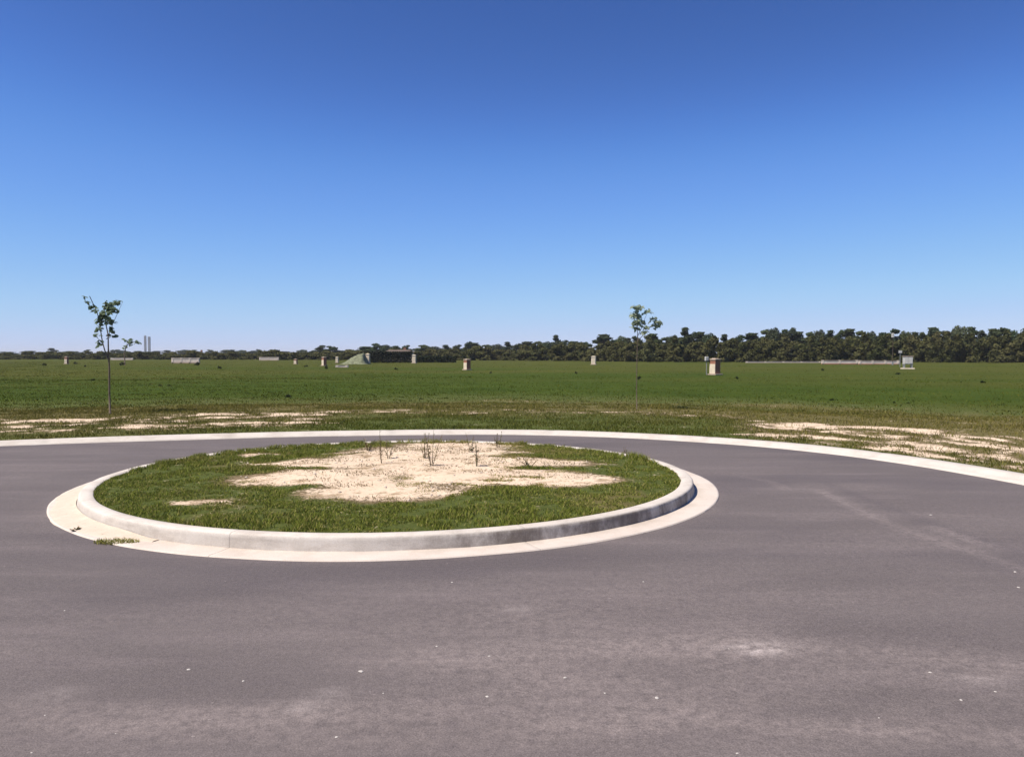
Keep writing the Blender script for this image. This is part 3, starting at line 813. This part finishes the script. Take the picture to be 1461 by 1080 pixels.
# stretches of skyline: (landmark text, distance, [(x, top y, width px)])
stretches = [
 ('far low tree on the horizon, {} from the left edge of the view', 600, [(10, 501.5, 26), (40, 500.5, 18), (75, 496.5, 9), (100, 500.8, 22), (125, 498.6, 9)]),
 ('far low tree on the horizon, {} right of the left sapling trunk', 560, [(164, 498.5, 16), (176, 500, 14), (195, 500.6, 14)]),
 ('small far horizon tree, {} to the right of the pale tower', 560, [(222, 500.6, 12), (240, 499.6, 12), (264, 498.8, 14), (276, 499.0, 12), (300, 498.6, 9), (322, 499.0, 12), (332, 498.8, 10), (345, 499.2, 10), (369, 498.0, 7), (362, 500.2, 20), (392, 501, 24), (410, 501.3, 16), (432, 498.6, 9), (444, 501.2, 16)]),
 ('dark tree standing apart on the skyline, {} of three left of the spoil heap', 300, [(459, 492.4, 15), (474, 493.2, 18), (486, 500, 10)]),
 ('dark tree behind the tall clipped hedge, {} from its left end', 250, [(512, 498, 16), (523, 494.2, 18), (535, 489.6, 14), (550, 491.6, 16), (565, 493.2, 16), (579, 491.8, 12)]),
 ('low skyline tree, {} right of the tall hedge', 250, [(603, 491.8, 18), (620, 494, 18), (636, 491.8, 13), (652, 491.2, 14)]),
 ('mid height skyline tree, {} right of the pillar with a rust red side', 240, [(668, 486.6, 11), (678, 488.8, 14), (694, 491.5, 18), (710, 490.5, 14), (724, 487.4, 12), (738, 489.5, 14), (754, 487, 18), (768, 486.6, 14), (781, 486.8, 12), (793, 477.6, 11), (804, 484.6, 15), (819, 486.6, 16), (835, 487.6, 12)]),
 ('dark woodland tree, {} right of the lone cream pillar', 200, [(860, 476.4, 19), (875, 484.5, 13), (886, 478.4, 8), (896, 481.6, 15), (909, 478.6, 16)]),
 ('dark woodland tree, {} right of the airy right sapling', 185, [(932, 475.6, 16), (951, 480.4, 18), (962, 477.4, 12), (977, 466.6, 11), (988, 472.6, 15), (1000, 473, 14)]),
 ('dark woodland tree, {} right of the nearest brick pillar', 175, [(1013, 474.6, 16), (1033, 476.4, 13), (1053, 477, 20), (1074, 474.6, 20), (1093, 469.6, 15), (1105, 466.6, 8), (1119, 469.6, 9), (1128, 466.4, 9), (1140, 472.6, 15), (1157, 473, 11)]),
 ('tall dark tree of the wood behind the bright pale wall, {} from the left', 165, [(1170, 469.6, 10), (1184, 470.6, 13), (1198, 469.6, 14), (1213, 468.6, 16), (1229, 471.4, 14), (1243, 471.8, 14), (1257, 474, 14)]),
 ('tall dark tree at the right end of the wood, {} right of the street lamp', 160, [(1275, 468.8, 15), (1291, 471.4, 15), (1307, 473, 16), (1331, 466.4, 13), (1319, 472.8, 14), (1347, 471.8, 16), (1369, 463.6, 22), (1388, 465.6, 18), (1404, 470, 14), (1417, 468.4, 14), (1429, 467, 9), (1442, 469, 14), (1470, 467.5, 30), (1500, 466, 34), (1540, 465, 36)]),
]
kk = 0
for txt, dist, lst in stretches:
    lst = sorted(lst)
    for j, (px, ty_, w) in enumerate(lst):
        place_tree(px, ty_, max(w * 1.6 + 5, 22 if dist < 200 else 12), dist * random.uniform(.97, 1.05), kk * 3 + j, txt.format(ORD[min(j, 13)] if j < 14 else 'last'), 'trees of the wood along the horizon')
        kk += 1
e = place_tree(1456, 487, 26, 150, 3, 'paler yellow green tree low at the right edge of the wood', None, 'tree', True)
e = place_tree(924, 478, 24, 150, 2, 'pale yellow green bushy tree low behind the right sapling', None, 'tree', True)

# the scrub belt below the treetops: one mass
def belt(name, label, pts, mat, size, n_per_m, seed):
    """pts: (px, top y, base y); leaf clumps fill a bank between them, several metres deep"""
    rg = np.random.default_rng(seed)
    cs, rs = [], []; tot = 0
    for (x0, t0, b0), (x1, t1, b1) in zip(pts[:-1], pts[1:]):
        m = max(2, int(abs(x1 - x0) / 5))
        for j in range(m):
            f = (j + rg.uniform(0, 1)) / m
            px, tp, bp = x0 + (x1 - x0) * f, t0 + (t1 - t0) * f, b0 + (b1 - b0) * f
            g0 = ground(px, bp, .03); Y = g0.y * rg.uniform(1.0, 1.12)
            H = max(.6, at(px, tp, g0.y).z) * rg.uniform(.62, 1.12)
            wr = 5.5 / F * Y * rg.uniform(.7, 1.5)
            cx = (px - 730.5) / F * Y
            for q_ in range(5):
                zz_ = H * (.12 + .80 * q_ / 4) * rg.uniform(.85, 1.08); k_ = rg.uniform(.55, 1.15)
                cs.append((cx + rg.uniform(-1.3, 1.3) * wr, Y + rg.uniform(-.5, 2.5) + q_ * .5, zz_)); rs.append((wr * 1.1 * k_, wr * 1.0 * k_, H * .20 * k_))
            tot += 1
    V, Fc = leaf_cloud(cs, rs, int(tot * n_per_m), size, seed + 1, shell=.45)
    V[:, 2] = np.maximum(V[:, 2], 0.02)
    me = mesh_np(name, V, Fc)
    return tag(link(name, me, mat), label, 'scrub', kind='stuff')
belt('scrub', 'dark scrub thicket filling the wood below the treetops along the horizon',
     [(-330, 502.5, 513.2), (0, 502.5, 513.2), (150, 502.5, 513.3), (300, 502.3, 513.6), (450, 502, 514.2), (600, 499, 514.4), (760, 494, 515.2), (860, 490, 516.2), (960, 486.5, 517), (1100, 483, 517.4), (1250, 480, 517.8), (1461, 478, 518), (1900, 468, 517.4)],
     M['scrub_leaf'], .30, 900, 501)

# ---------------------------------------------------------------- hedges
def hedge(name, label, x0, x1, ytop, ybase, seed, thick=1.6):
    g0 = ground(x0, ybase, .03); g1 = ground(x1, ybase, .03); Y = g0.y
    H = at(x0, ytop, Y).z
    L = g1.x - g0.x
    rg = np.random.default_rng(seed); n = int(L * H * 520 + 1500)
    e = empty(name, ((g0.x + g1.x) / 2, Y, .03), 0, label, 'hedge', None)
    p = np.stack([rg.uniform(-L / 2, L / 2, n), rg.uniform(-thick / 2, thick / 2, n), H * rg.uniform(0.02, 1, n) ** .8], 1)
    f = rg.integers(0, 3, n)
    p[f == 0, 1] = -thick / 2 + rg.normal(0, .06, (f == 0).sum()); p[f == 1, 2] = H + rg.normal(0, .06, (f == 1).sum())
    p[:, 2] *= 0.93 + .12 * vnoise(p[:, 0] * .8, p[:, 0] * 0, seed)
    nm = rg.normal(size=(n, 3)) + np.array([0, -.8, .5]); nm /= np.linalg.norm(nm, axis=1)[:, None]
    u = np.cross(nm, rg.normal(size=(n, 3))); u /= np.linalg.norm(u, axis=1)[:, None]; v = np.cross(nm, u)
    s = rg.uniform(.06, .15, (n, 1))
    V = np.stack([p - u * s, p - v * s * .7, p + u * s, p + v * s * .7], 1).reshape(-1, 3)
    V[:, 2] = np.maximum(V[:, 2], .01)
    link('foliage', mesh_np('foliage', V, np.arange(n)[:, None] * 4 + np.arange(4)), M['hedge_leaf'], e)
    for k in range(max(3, int(L / .9))):
        xx = -L / 2 + L * (k + .5) / max(3, int(L / .9)); MB().tube([(xx, 0, -.05), (xx + .05, .03, H * .5), (xx - .06, 0, H * .85)], [.05, .035, .015], 5).build('stem', M['bark'], e)
    return e
hedge('hedge', 'tall nearly black clipped hedge right of the pale spoil heap', 528, 588, 503.0, 518.0, 601)
hedge('hedge', 'lower dark hedge running right from the tall hedge past a pillar', 594, 651, 509.5, 517.6, 602)

# ---------------------------------------------------------------- masonry pillars
def pillar_master(h=1.25, w=.62):
    e = empty('pillar', (0, 0, 0))
    MB().box((0, 0, .05), (w + .3, w + .3, .10), .02).build('base_slab', M['cap'], e)
    MB().box((0, 0, .10 + (h - .2) / 2), (w, w, h - .2), .012).build('brick_body', M['brick'], e)
    p = MB(); p.box((0, -w / 2 - .012, .10 + (h - .2) * .36), (w * .96, .03, (h - .2) * .70), .006); pn = p.build('render_panel', M['cream'], e)
    q = MB(); q.box((-w / 2 - .012, 0, .10 + (h - .2) * .36), (.03, w * .96, (h - .2) * .70), .006); q.build('render_panel', M['cream'], e)
    c = MB(); c.box((0, 0, h - .06), (w + .1, w + .1, .08), .02); c.box((0, 0, h + .005), (w - .02, w - .02, .07), .02, taper=.6); c.build('cap', M['cap'], e)
    return e
PG = 'masonry pillars standing in the field'
pl = [(1020, 535, 511, 15, 48, 'nearest brick pillar with cream panel and rust red side'),
      (666.5, 528, 512, 10, 48, 'cream pillar with rust red side, in front of the low hedge end'),
      (847, 520.5, 508, 7, 12, 'lone narrow cream pillar left of the right sapling'),
      (591, 518.6, 506, 5.5, 10, 'thin cream pillar in the gap between the two dark hedges'),
      (525, 519.3, 504.5, 6, 15, 'pale pillar at the right end of the spoil heap'),
      (462.5, 522, 509, 7, 48, 'dull tan pillar below the dark lone trees, left of the spoil heap'),
      (481, 517.8, 509, 4, 10, 'small white pillar just left of the spoil heap'),
      (422, 519.5, 512, 5, 20, 'small pillar left of the tan pillar, over a dark weed'),
      (95, 519.5, 508.5, 5, 20, 'leftmost far pillar, left of the left sapling')]
pm = pillar_master()
for k, (px, yb, yt, wp, rot, lab) in enumerate(pl):
    o = pm if k == 0 else copy_tree(pm)
    g0 = ground(px, yb, .05)
    o.location = g0; o.rotation_euler = (0, 0, R(-rot) + math.atan2(-g0.x, g0.y) * .5 )
    if k in (2, 3, 4, 6):
        for ch in o.children:
            if ch.name.startswith(('brick_body', 'cap')):
                ch.data = ch.data.copy(); ch.data.materials.clear(); ch.data.materials.append(M['cream'])
                if ch.name.startswith('brick_body'): ch.name = 'rendered_body'
    sh = (yb - yt) / F * g0.y / 1.29
    sw = wp / F * g0.y / (.62 * (math.cos(R(rot)) + math.sin(R(rot))))
    o.scale = (sw, sw, sh)
    tag(o, lab, 'pillar', PG)
# meter box on a post beside the nearest pillar
g0 = ground(1008, 535, .05)
e = empty('meter_box', g0, .3, 'small white box on a thin post beside the nearest brick pillar', 'box')
MB().tube([(0, 0, -.05), (0, 0, 1.1)], .03, 6).build('post', M['grey_metal'], e)
b_ = MB().box((0, 0, 1.20), (.26, .16, .30), .02).build('housing', M['white_paint'], e)
MB().box((0, -.086, 1.20), (.20, .012, .24), .004).build('door', M['white_paint'], e)

# ---------------------------------------------------------------- low walls
def low_wall(label, x0, x1, ytop, ybase, piers=4, two=True, group='low pale walls in the far field'):
    g0 = ground(x0, ybase, .03); g1 = ground(x1, ybase, .03); Y = g0.y; L = g1.x - g0.x
    H = at(x0, ytop, Y).z - .03
    e = empty('low_wall', ((g0.x + g1.x) / 2, Y, .03), 0, label, 'wall', group)
    MB().box((0, 0, H * .11), (L + .04, .30, H * .24), .01).build('brick_footing', M['brick'] if two else M['cap'], e)
    MB().box((0, 0, H * .23 + H * .34), (L, .22, H * .68), .01).build('rendered_face', M['wall_pale'], e)
    MB().box((0, 0, H * .955), (L + .06, .30, H * .09), .015).build('coping', M['cap'] if two else M['wall_pale'], e)
    for k in range(piers):
        xx = -L / 2 + .2 + (L - .4) * k / (piers - 1)
        MB().box((xx, 0, H * .54), (.30, .30, H * 1.02), .02).build('pier', M['wall_pale'], e)
    return e
low_wall('brightest low pale wall before the wood on the right', 1172, 1224, 514.2, 520.0, 3)
low_wall('duller pinkish low wall between the bright wall and white cabinet', 1225, 1283, 514.6, 520.3, 4)
low_wall('long very low wall left of the bright pale wall', 1064, 1171, 515.9, 518.0, 5, False)
low_wall('long pale wall on the far left, right of the tower', 245, 285, 511.0, 518.6, 4, False)
low_wall('short pale wall left of the pillars, under distant trees', 370, 398, 509.8, 514.6, 3, False)
low_wall('thin pale wall just right of the left sapling trunk', 158, 190, 510.8, 514.0, 3, False)
low_wall('low white slab wall at the foot of the spoil heap', 479, 497, 521.3, 524.6, 2, False)

# spoil heap
def heap():
    g0 = ground(507, 519.6, .03); Y = g0.y; W = 38 / F * Y; H = at(507, 503.2, Y).z
    nx, ny = 60, 26
    xs = np.linspace(-W * .62, W * .5, nx); ys = np.linspace(-2.4, 2.4, ny)
    XX, YY = np.meshgrid(xs, ys)
    u = (XX / W)
    prof_ = sstep(-.62, .32, u) ** .9 * sstep(.52, .28, u)
    hz = H * prof_ * np.clip(1 - (YY / 2.4) ** 2, 0, 1) ** 1.1 * (.80 + .4 * fbm(XX * 1.1, YY * 1.1, 611, 4)) - .03
    e = link('spoil_heap', mesh_np('spoil_heap', np.stack([XX, YY, hz], -1).reshape(-1, 3), grid_faces(ny, nx)), M['heap'], smooth=True)
    e.location = (g0.x, Y, .03)
    return tag(e, 'pale green grey spoil heap sloping up to the tall dark hedge', 'heap')
heap()

# ---------------------------------------------------------------- houses and tower
def house(label, px, wpx, yeave, yridge, ybase, roof, wall, Y=None, n_win=3):
    g0 = ground(px, ybase, .03); Y = Y or g0.y
    W = wpx / F * Y; x = (px - 730.5) / F * Y
    he = at(px, yeave, Y).z; hr = at(px, yridge, Y).z; D = max(3, W * .5)
    e = empty('house', (x, Y + D / 2, .03), 0, label, 'house', None)
    MB().box((0, 0, he / 2), (W, D, he)).build('walls', wall, e)
    o = .35
    rb = MB(); rb.poly([(-W / 2 - o, -D / 2 - o, he + .003), (W / 2 + o, -D / 2 - o, he + .003), (W / 2 + o, D / 2 + o, he + .003), (-W / 2 - o, D / 2 + o, he + .003), (-W / 2 + D * .3, 0, hr), (W / 2 - D * .3, 0, hr)],
       [(3, 2, 1, 0), (0, 1, 5, 4), (1, 2, 5), (2, 3, 4, 5), (3, 0, 4)]); rf = rb.build('roof', roof, e)
    MB().box((W * .2, D * .12, hr), (.5, .5, .9)).build('chimney', M['brick'], rf)
    for k in range(n_win):
        xx = -W / 2 + W * (k + .5) / n_win
        w_ = MB().box((xx, -D / 2 - .02, he * .55), (W / n_win * .42, .06, he * .42)).build('window', M['white_paint'], e)
        MB().box((xx, -D / 2 - .055, he * .55), (W / n_win * .36, .012, he * .36)).build('pane', M['dark_glass'], w_)
    MB().box((W * .02 + W / n_win * .5, -D / 2 - .02, he * .36), (W * .05, .05, he * .7)).build('door', M['roof_grey'], e)
    return e
house('long house with brown roof showing above the tall dark hedge', 568, 40, 503.0, 499.2, 516.5, M['roof_brown'], M['cream'], 172)
house('small pale house under far trees left of the sapling row', 282, 13, 506, 501.5, 512.5, M['roof_grey'], M['white_paint'], 255, 2)
house('tiny pale house on the far left by the sapling trunk', 118, 12, 506.5, 503.2, 511.4, M['roof_grey'], M['cap'], 255, 2)

def tower():
    Y = 620; x = (210.5 - 730.5) / F * Y; H = at(210, 479.5, Y).z; W = 8.5 / F * Y
    e = empty('tower', (x, Y, 0), .25, 'pale grey tower of two slim shafts on the horizon right of the left sapling', 'tower')
    MB().box((-W * .31, 0, H * .5), (W * .30, W * .5, H), .05).build('shaft', M['pale_grey'], e)
    MB().box((W * .31, 0, H * .485), (W * .34, W * .5, H * .97), .05).build('shaft', M['pale_grey'], e)
    c = MB().box((0, .1, H * .10), (W * .32, W * .45, H * .2)); c.build('core', M['grey_metal'], e)
    MB().box((-W * .31, 0, H + .25), (W * .2, W * .3, .5), .05).build('roof_plant', M['pale_grey'], e)
    return e
tower()

# ---------------------------------------------------------------- white cabinet and street lamp on the right
g0 = ground(1295, 527, .03); s = g0.y / F
e = empty('cabinet', g0, -.15, 'white cabinet raised on legs right of the pinkish low wall', 'cabinet')
w, h0, h1 = 12 * s, 7.5 * s, 18 * s
bd_ = MB().box((0, 0, (h0 + h1) / 2), (w, w * .6, h1 - h0), .03).build('housing', M['white_paint'], e)
MB().box((-w * .24, -w * .3 - .012, (h0 + h1) / 2), (w * .42, .02, (h1 - h0) * .84), .005).build('door', M['white_paint'], e)
MB().box((w * .24, -w * .3 - .012, (h0 + h1) / 2), (w * .42, .02, (h1 - h0) * .84), .005).build('door', M['white_paint'], e)
MB().box((0, 0, h1 + .03), (w * 1.1, w * .7, .06), .015).build('roof', M['cap'], e)
MB().box((0, 0, .06), (w * 1.35, w * .9, .16), .02).build('plinth', M['cream'], e)
for sx in (-1, 1):
    for sy in (-1, 1):
        MB().box((sx * w * .42, sy * w * .22, .14 + (h0 - .14) / 2), (.08, .08, h0 - .14 + .01)).build('leg', M['grey_metal'], e)
g0 = ground(1284, 524, .03); s = g0.y / F
e = empty('sign_post', g0, 0, 'short post with small white plate just left of the white cabinet', 'sign')
MB().tube([(0, 0, -.05), (0, 0, 23 * s)], .03, 6).build('post', M['grey_metal'], e)
MB().box((0, -.045, 22 * s), (5 * s, .03, 3.6 * s), .008).build('plate', M['white_paint'], e)
g0 = ground(1273.5, 521, .03); s = g0.y / F; H = 43 * s
e = empty('street_lamp', g0, 0, 'slim grey street lamp with white head against the dark wood', 'street lamp')
MB().tube([(0, 0, -.05), (0, 0, H * .5), (0, 0, H - .05)], [.05, .04, .03], 8).build('pole', M['bark'], e)
MB().tube([(0, 0, H - .12), (.4, 0, H - .18), (9 * s, 0, H - .55)], [.035, .03, .025], 6).build('arm', M['grey_metal'], e)
MB().box((-.02, 0, H - .05), (3.4 * s, .22, 6 * s), .05).build('lamp_head', M['white_paint'], e)
MB().box((0, 0, .2), (.18, .18, .5), .02).build('base', M['grey_metal'], e)

# ---------------------------------------------------------------- young trees on the verge
def sapling(label, base_px, stems, clusters, leaf, leafmat, seed, dens=1.0, trunk_r=.024, name='young_tree'):
    """stems: pixel polylines; clusters: (px, py, half width px, half height px, leaves)"""
    rg = np.random.default_rng(seed)
    g0 = ground(base_px[0], base_px[1], .07); Y = g0.y; s = Y / F
    e = empty(name, g0, 0, label, 'tree', 'young trees planted along the road verge')
    loc = lambda px, py, dy=0: Vector(((px - 730.5) * s - g0.x, dy, at(px, py, Y).z - g0.z))
    mb = MB()
    for k, (pts, r0, r1) in enumerate(stems):
        m = len(pts)
        dd = rg.uniform(-.22, .22) if k else 0
        P_ = [loc(px, py, dd * (i / (m - 1))) for i, (px, py) in enumerate(pts)]
        mb.tube(P_, [r0 + (r1 - r0) * i / (m - 1) for i in range(m)], 7)
    mb.build('trunk', M['young_bark'], e, True)
    Vs, Fs = [], []; n0 = 0; tw = MB()
    for (px, py, hw, hh, n) in clusters:
        c = loc(px, py, rg.uniform(-.12, .12)); n = int(n * dens)
        q = rg.normal(size=(n, 3)); q /= np.linalg.norm(q, axis=1)[:, None]; q *= rg.uniform(0, 1, (n, 1)) ** .45
        p = np.array(c) + q * np.array([hw * s, max(hw, 7) * s * .8, hh * s])
        L = leaf * rg.uniform(.6, 1.25, n)
        az = rg.uniform(0, 6.283, n); dn = rg.uniform(-.9, .15, n)
        d = np.stack([np.cos(az), np.sin(az), dn], 1); d /= np.linalg.norm(d, axis=1)[:, None]
        sd = np.cross(d, rg.normal(size=(n, 3)) * .6 + np.array([0, 0, 1])); sd /= np.linalg.norm(sd, axis=1)[:, None]
        dz = np.cross(sd, d)
        L = L[:, None]
        v = np.stack([p, p + d * L * .35 + sd * L * .36 + dz * L * .05, p + d * L * .75 + sd * L * .25, p + d * L - dz * L * .12, p + d * L * .75 - sd * L * .25, p + d * L * .35 - sd * L * .36 + dz * L * .05], 1)
        Vs.append(v.reshape(-1, 3)); i = n0 + np.arange(n)[:, None] * 6
        Fs.append(np.concatenate([i + np.array([[0, 1, 2, 3]]), i + np.array([[0, 3, 4, 5]])])); n0 += n * 6
    link('crown', mesh_np('crown', np.concatenate(Vs), np.concatenate(Fs)), leafmat, e)
    return e
sapling('young left tree with split crown and one long bare left shoot', (156, 590),
        [([(156, 592), (155.5, 560), (156, 525), (155, 500), (155, 478), (152, 462), (150, 448), (152, 430)], .026, .007),
         ([(156, 515), (149, 500), (145, 488), (141.5, 470), (139, 455), (134, 442), (124, 422)], .016, .009),
         ([(155, 480), (160, 462), (166, 445), (171, 430)], .009, .003), ([(142, 468), (146, 455), (148, 440)], .007, .003)],
        [(153, 436, 6.5, 9, 46), (151, 448, 6, 6, 30), (168, 431, 3.6, 4.5, 16), (165, 442, 3.5, 6, 16), (148, 454, 7, 5, 26), (159, 459, 4.5, 6, 22), (159, 469, 4.5, 6, 14), (156.5, 480, 2.5, 3, 6),
         (124, 424, 1.2, 2, 4), (127, 430, 1.4, 3, 6), (130.5, 436, 1.4, 3, 6), (134.5, 443, 1.4, 3, 5), (141, 444, 3, 3, 6), (140.5, 458, 3, 7, 16), (142, 468, 3, 5, 13), (143, 479, 2.2, 5, 8), (145, 489, 3, 6, 13)],
        .115, M['sapling_leaf'], 701, 1.5)
sapling('small leaning sapling beyond and right of the left young tree', (178, 521),
        [([(178, 522), (178, 505), (179.5, 496), (185, 489), (191, 488), (199, 487)], .09, .02), ([(180, 495), (183, 488), (186, 484)], .03, .01)],
        [(180, 495, 3, 2.5, 9), (182.5, 486, 4.5, 3, 14), (188, 490, 4, 3.5, 16), (196, 488.5, 4.5, 2.5, 16), (187, 484, 2, 2, 6)],
        .42, M['sapling_leaf'], 702)
sapling('young right tree with airy pale crown on a thin trunk', (909, 586),
        [([(909, 588), (908.5, 560), (908.5, 530), (909, 500), (909.5, 478), (909, 462), (907, 447), (903, 436)], .014, .005),
         ([(909.5, 480), (915, 468), (919, 456), (924, 444)], .009, .003), ([(910, 486), (922, 474), (932, 462), (941, 459)], .009, .003), ([(909, 470), (905, 455), (911, 440)], .007, .003)],
        [(904, 438, 3.5, 3.5, 13), (911.5, 438, 3.5, 3.5, 13), (904, 450, 4, 6, 20), (911.5, 450, 5, 4.5, 20), (907, 460, 6, 6, 24), (917, 459, 4.5, 5, 14), (924, 444, 4, 3.5, 15), (931, 455, 3.2, 5, 14),
         (938, 460, 5, 4, 18), (932, 465, 3, 4.5, 10), (920, 467, 4, 2.5, 12), (906, 468, 4, 4, 12), (918, 474, 5, 3, 9)],
        .115, M['sapling_pale'], 703, 1.5)

# ---------------------------------------------------------------- dark weed clumps in the field
def clump_mesh(seed):
    rg = np.random.default_rng(seed)
    cs = [(rg.uniform(-.3, .3), rg.uniform(-.25, .25), rg.uniform(.25, .65)) for _ in range(5)]
    V, Fc = leaf_cloud(cs, [rg.uniform(.2, .36) for _ in cs], 260, .075, seed + 1, shell=.2)
    V[:, 2] = np.maximum(V[:, 2], 0.0)
    mb = MB()
    me = mesh_np('weed_clump', V, Fc); me.materials.append(M['hedge_leaf']); return me
cms = [clump_mesh(800 + k) for k in range(3)]
cl = [(63, 523, 7, 6, 'dark weed clump in the far field, first from the left edge'), (108, 520.5, 7, 5, 'dark weed clump just right of the leftmost pillar'), (121, 524, 4, 4, 'small dark weed clump left of the left sapling trunk'),
      (175, 523, 9, 8, 'large dark weed clump just right of the left sapling trunk'), (281, 523, 9, 8, 'dark weed clump in front of the far left pale wall'), (314, 527, 7, 7, 'dark weed clump right of the far left pale wall'),
      (228, 552, 8, 4, 'left of a close pair of weeds in the left field'), (242, 552, 8, 4, 'right of a close pair of weeds in the left field'), (132, 544, 7, 6, 'weed clump in green grass left of the left sapling trunk'),
      (412, 568, 13, 7, 'widest dark weed clump in the near left field'), (600, 571, 10, 4, 'low weed clump in the near field above the island'), (822, 534, 4, 6, 'upright weed in the field left below the cream pillar'),
      (911, 543, 8, 8, 'weed clump on the right sapling trunk line in the field'), (466, 528, 6, 8, 'dark weed right in front of the tan pillar'), (436, 524, 7, 4, 'low dark weed between two small pillars'),
      (1052, 542, 6, 6, 'dark weed clump just right of the nearest brick pillar'), (1281, 535, 10, 4, 'flat dark weed below the white cabinet'), (1402, 547, 9, 6, 'weed clump in the field near the right edge'),
      (1186, 573, 8, 6, 'lone weed in the near field right of the right sapling'), (1276, 576, 6, 5, 'left weed of a pair in the near right field'), (1296, 577, 9, 5, 'right weed of a pair in the near right field'),
      (1174, 530, 5, 5, 'small dark weed below the bright pale wall'), (700, 533, 5, 3, 'tiny weed in the field right of the rust sided pillar'), (565, 528, 6, 5, 'weed clump in the grass below the tall hedge')]
for k, (px, yb, w, h, lab) in enumerate(cl):
    g0 = ground(px, yb, .05); s = g0.y / F
    o = bpy.data.objects.new('weed_clump', cms[k % 3]); COL.objects.link(o)
    o.location = (g0.x, g0.y, .03); o.scale = (w * s / 1.1, w * s / 1.1, (h + 1) * s / .95); o.rotation_euler = (0, 0, k * 1.1)
    tag(o, lab, 'weed', 'dark weed clumps in the open field')

# ---------------------------------------------------------------- haze
hm = bpy.data.materials.new('haze_air'); hm.use_nodes = True
for n_ in list(hm.node_tree.nodes):
    if n_.type == 'BSDF_PRINCIPLED': hm.node_tree.nodes.remove(n_)
vn = hm.node_tree.nodes.new('ShaderNodeVolumePrincipled'); vn.inputs['Color'].default_value = (.93, .95, .99, 1); vn.inputs['Density'].default_value = .00016
hm.node_tree.links.new(vn.outputs[0], hm.node_tree.nodes['Material Output'].inputs['Volume'])
hz_ = MB().box((0, 0, 13.5), (11000, 11000, 30)).build('haze', hm)
tag(hz_, 'thin pale summer haze over the whole field', 'haze', kind='stuff')

# ---------------------------------------------------------------- camera, light, sky
cam = bpy.data.cameras.new('camera'); co = bpy.data.objects.new('camera', cam); COL.objects.link(co)
cam.sensor_width = 36; cam.lens = 36 * F / 1461; cam.clip_start = .05; cam.clip_end = 12000
co.location = (0, 0, EYE); co.rotation_euler = (math.pi / 2 - PITCH, 0, 0)
SC.camera = co

EL = R(58); AZ = math.atan2(-0.88, -0.47)          # sun to the left, a little behind the camera
S = Vector((math.sin(AZ) * math.cos(EL), math.cos(AZ) * math.cos(EL), math.sin(EL)))
sl = bpy.data.lights.new('sun', 'SUN'); so_ = bpy.data.objects.new('sun', sl); COL.objects.link(so_)
sl.energy = 5.0; sl.angle = R(.5); sl.color = (1.0, .915, .79)
so_.rotation_euler = S.to_track_quat('Z', 'Y').to_euler()

wd = bpy.data.worlds.new('World'); SC.world = wd; wd.use_nodes = True
nt = wd.node_tree
sky = nt.nodes.new('ShaderNodeTexSky'); sky.sky_type = 'NISHITA'; sky.sun_disc = False
sky.sun_elevation = EL; sky.sun_rotation = AZ
sky.altitude = 0; sky.air_density = 0.7; sky.dust_density = 0.15; sky.ozone_density = 6.0
bg = nt.nodes['Background']; bg.inputs[1].default_value = .10
def vmul(sock, c):
    m = nt.nodes.new('ShaderNodeVectorMath'); m.operation = 'MULTIPLY'; nt.links.new(sock, m.inputs[0]); m.inputs[1].default_value = c
    return m.outputs[0]
gm = nt.nodes.new('ShaderNodeGamma'); gm.inputs[1].default_value = 1.12       # a phone's deeper blue
nt.links.new(vmul(sky.outputs[0], (.088, .1045, .133)), gm.inputs[0])
cv = nt.nodes.new('ShaderNodeRGBCurve')
nt.links.new(vmul(gm.outputs[0], (.714, .668, .661)), cv.inputs['Color'])
for ch_, pts_ in enumerate((((0, 0), (.075, .058), (.138, .156), (.314, .352), (.44, .445), (.552, .525), (1, .80), (2, 1.2)),
                            ((0, 0), (.165, .136), (.296, .335), (.591, .575), (.701, .622), (.80, .64), (1, .72), (2, 1.1)),
                            ((0, 0), (.485, .425), (.776, .79), (1.0, .885), (1.15, .90), (1.4, .94), (2, 1.2)))):
    c_ = cv.mapping.curves[ch_]
    for q_ in range(len(pts_) - 2): c_.points.new(.5, .5)
    for p_, (a_, b_) in zip(c_.points, pts_): p_.location = (a_ / 2, b_ / 2); p_.handle_type = 'AUTO_CLAMPED'
cv.mapping.update()
nt.links.new(vmul(cv.outputs[0], (14.14, 14.14, 14.14)), bg.inputs[0])
SC.view_settings.view_transform = 'Standard'; SC.view_settings.look = 'None'
SC.view_settings.gamma = 1; SC.view_settings.exposure = 0.5
SC.cycles.max_bounces = 6
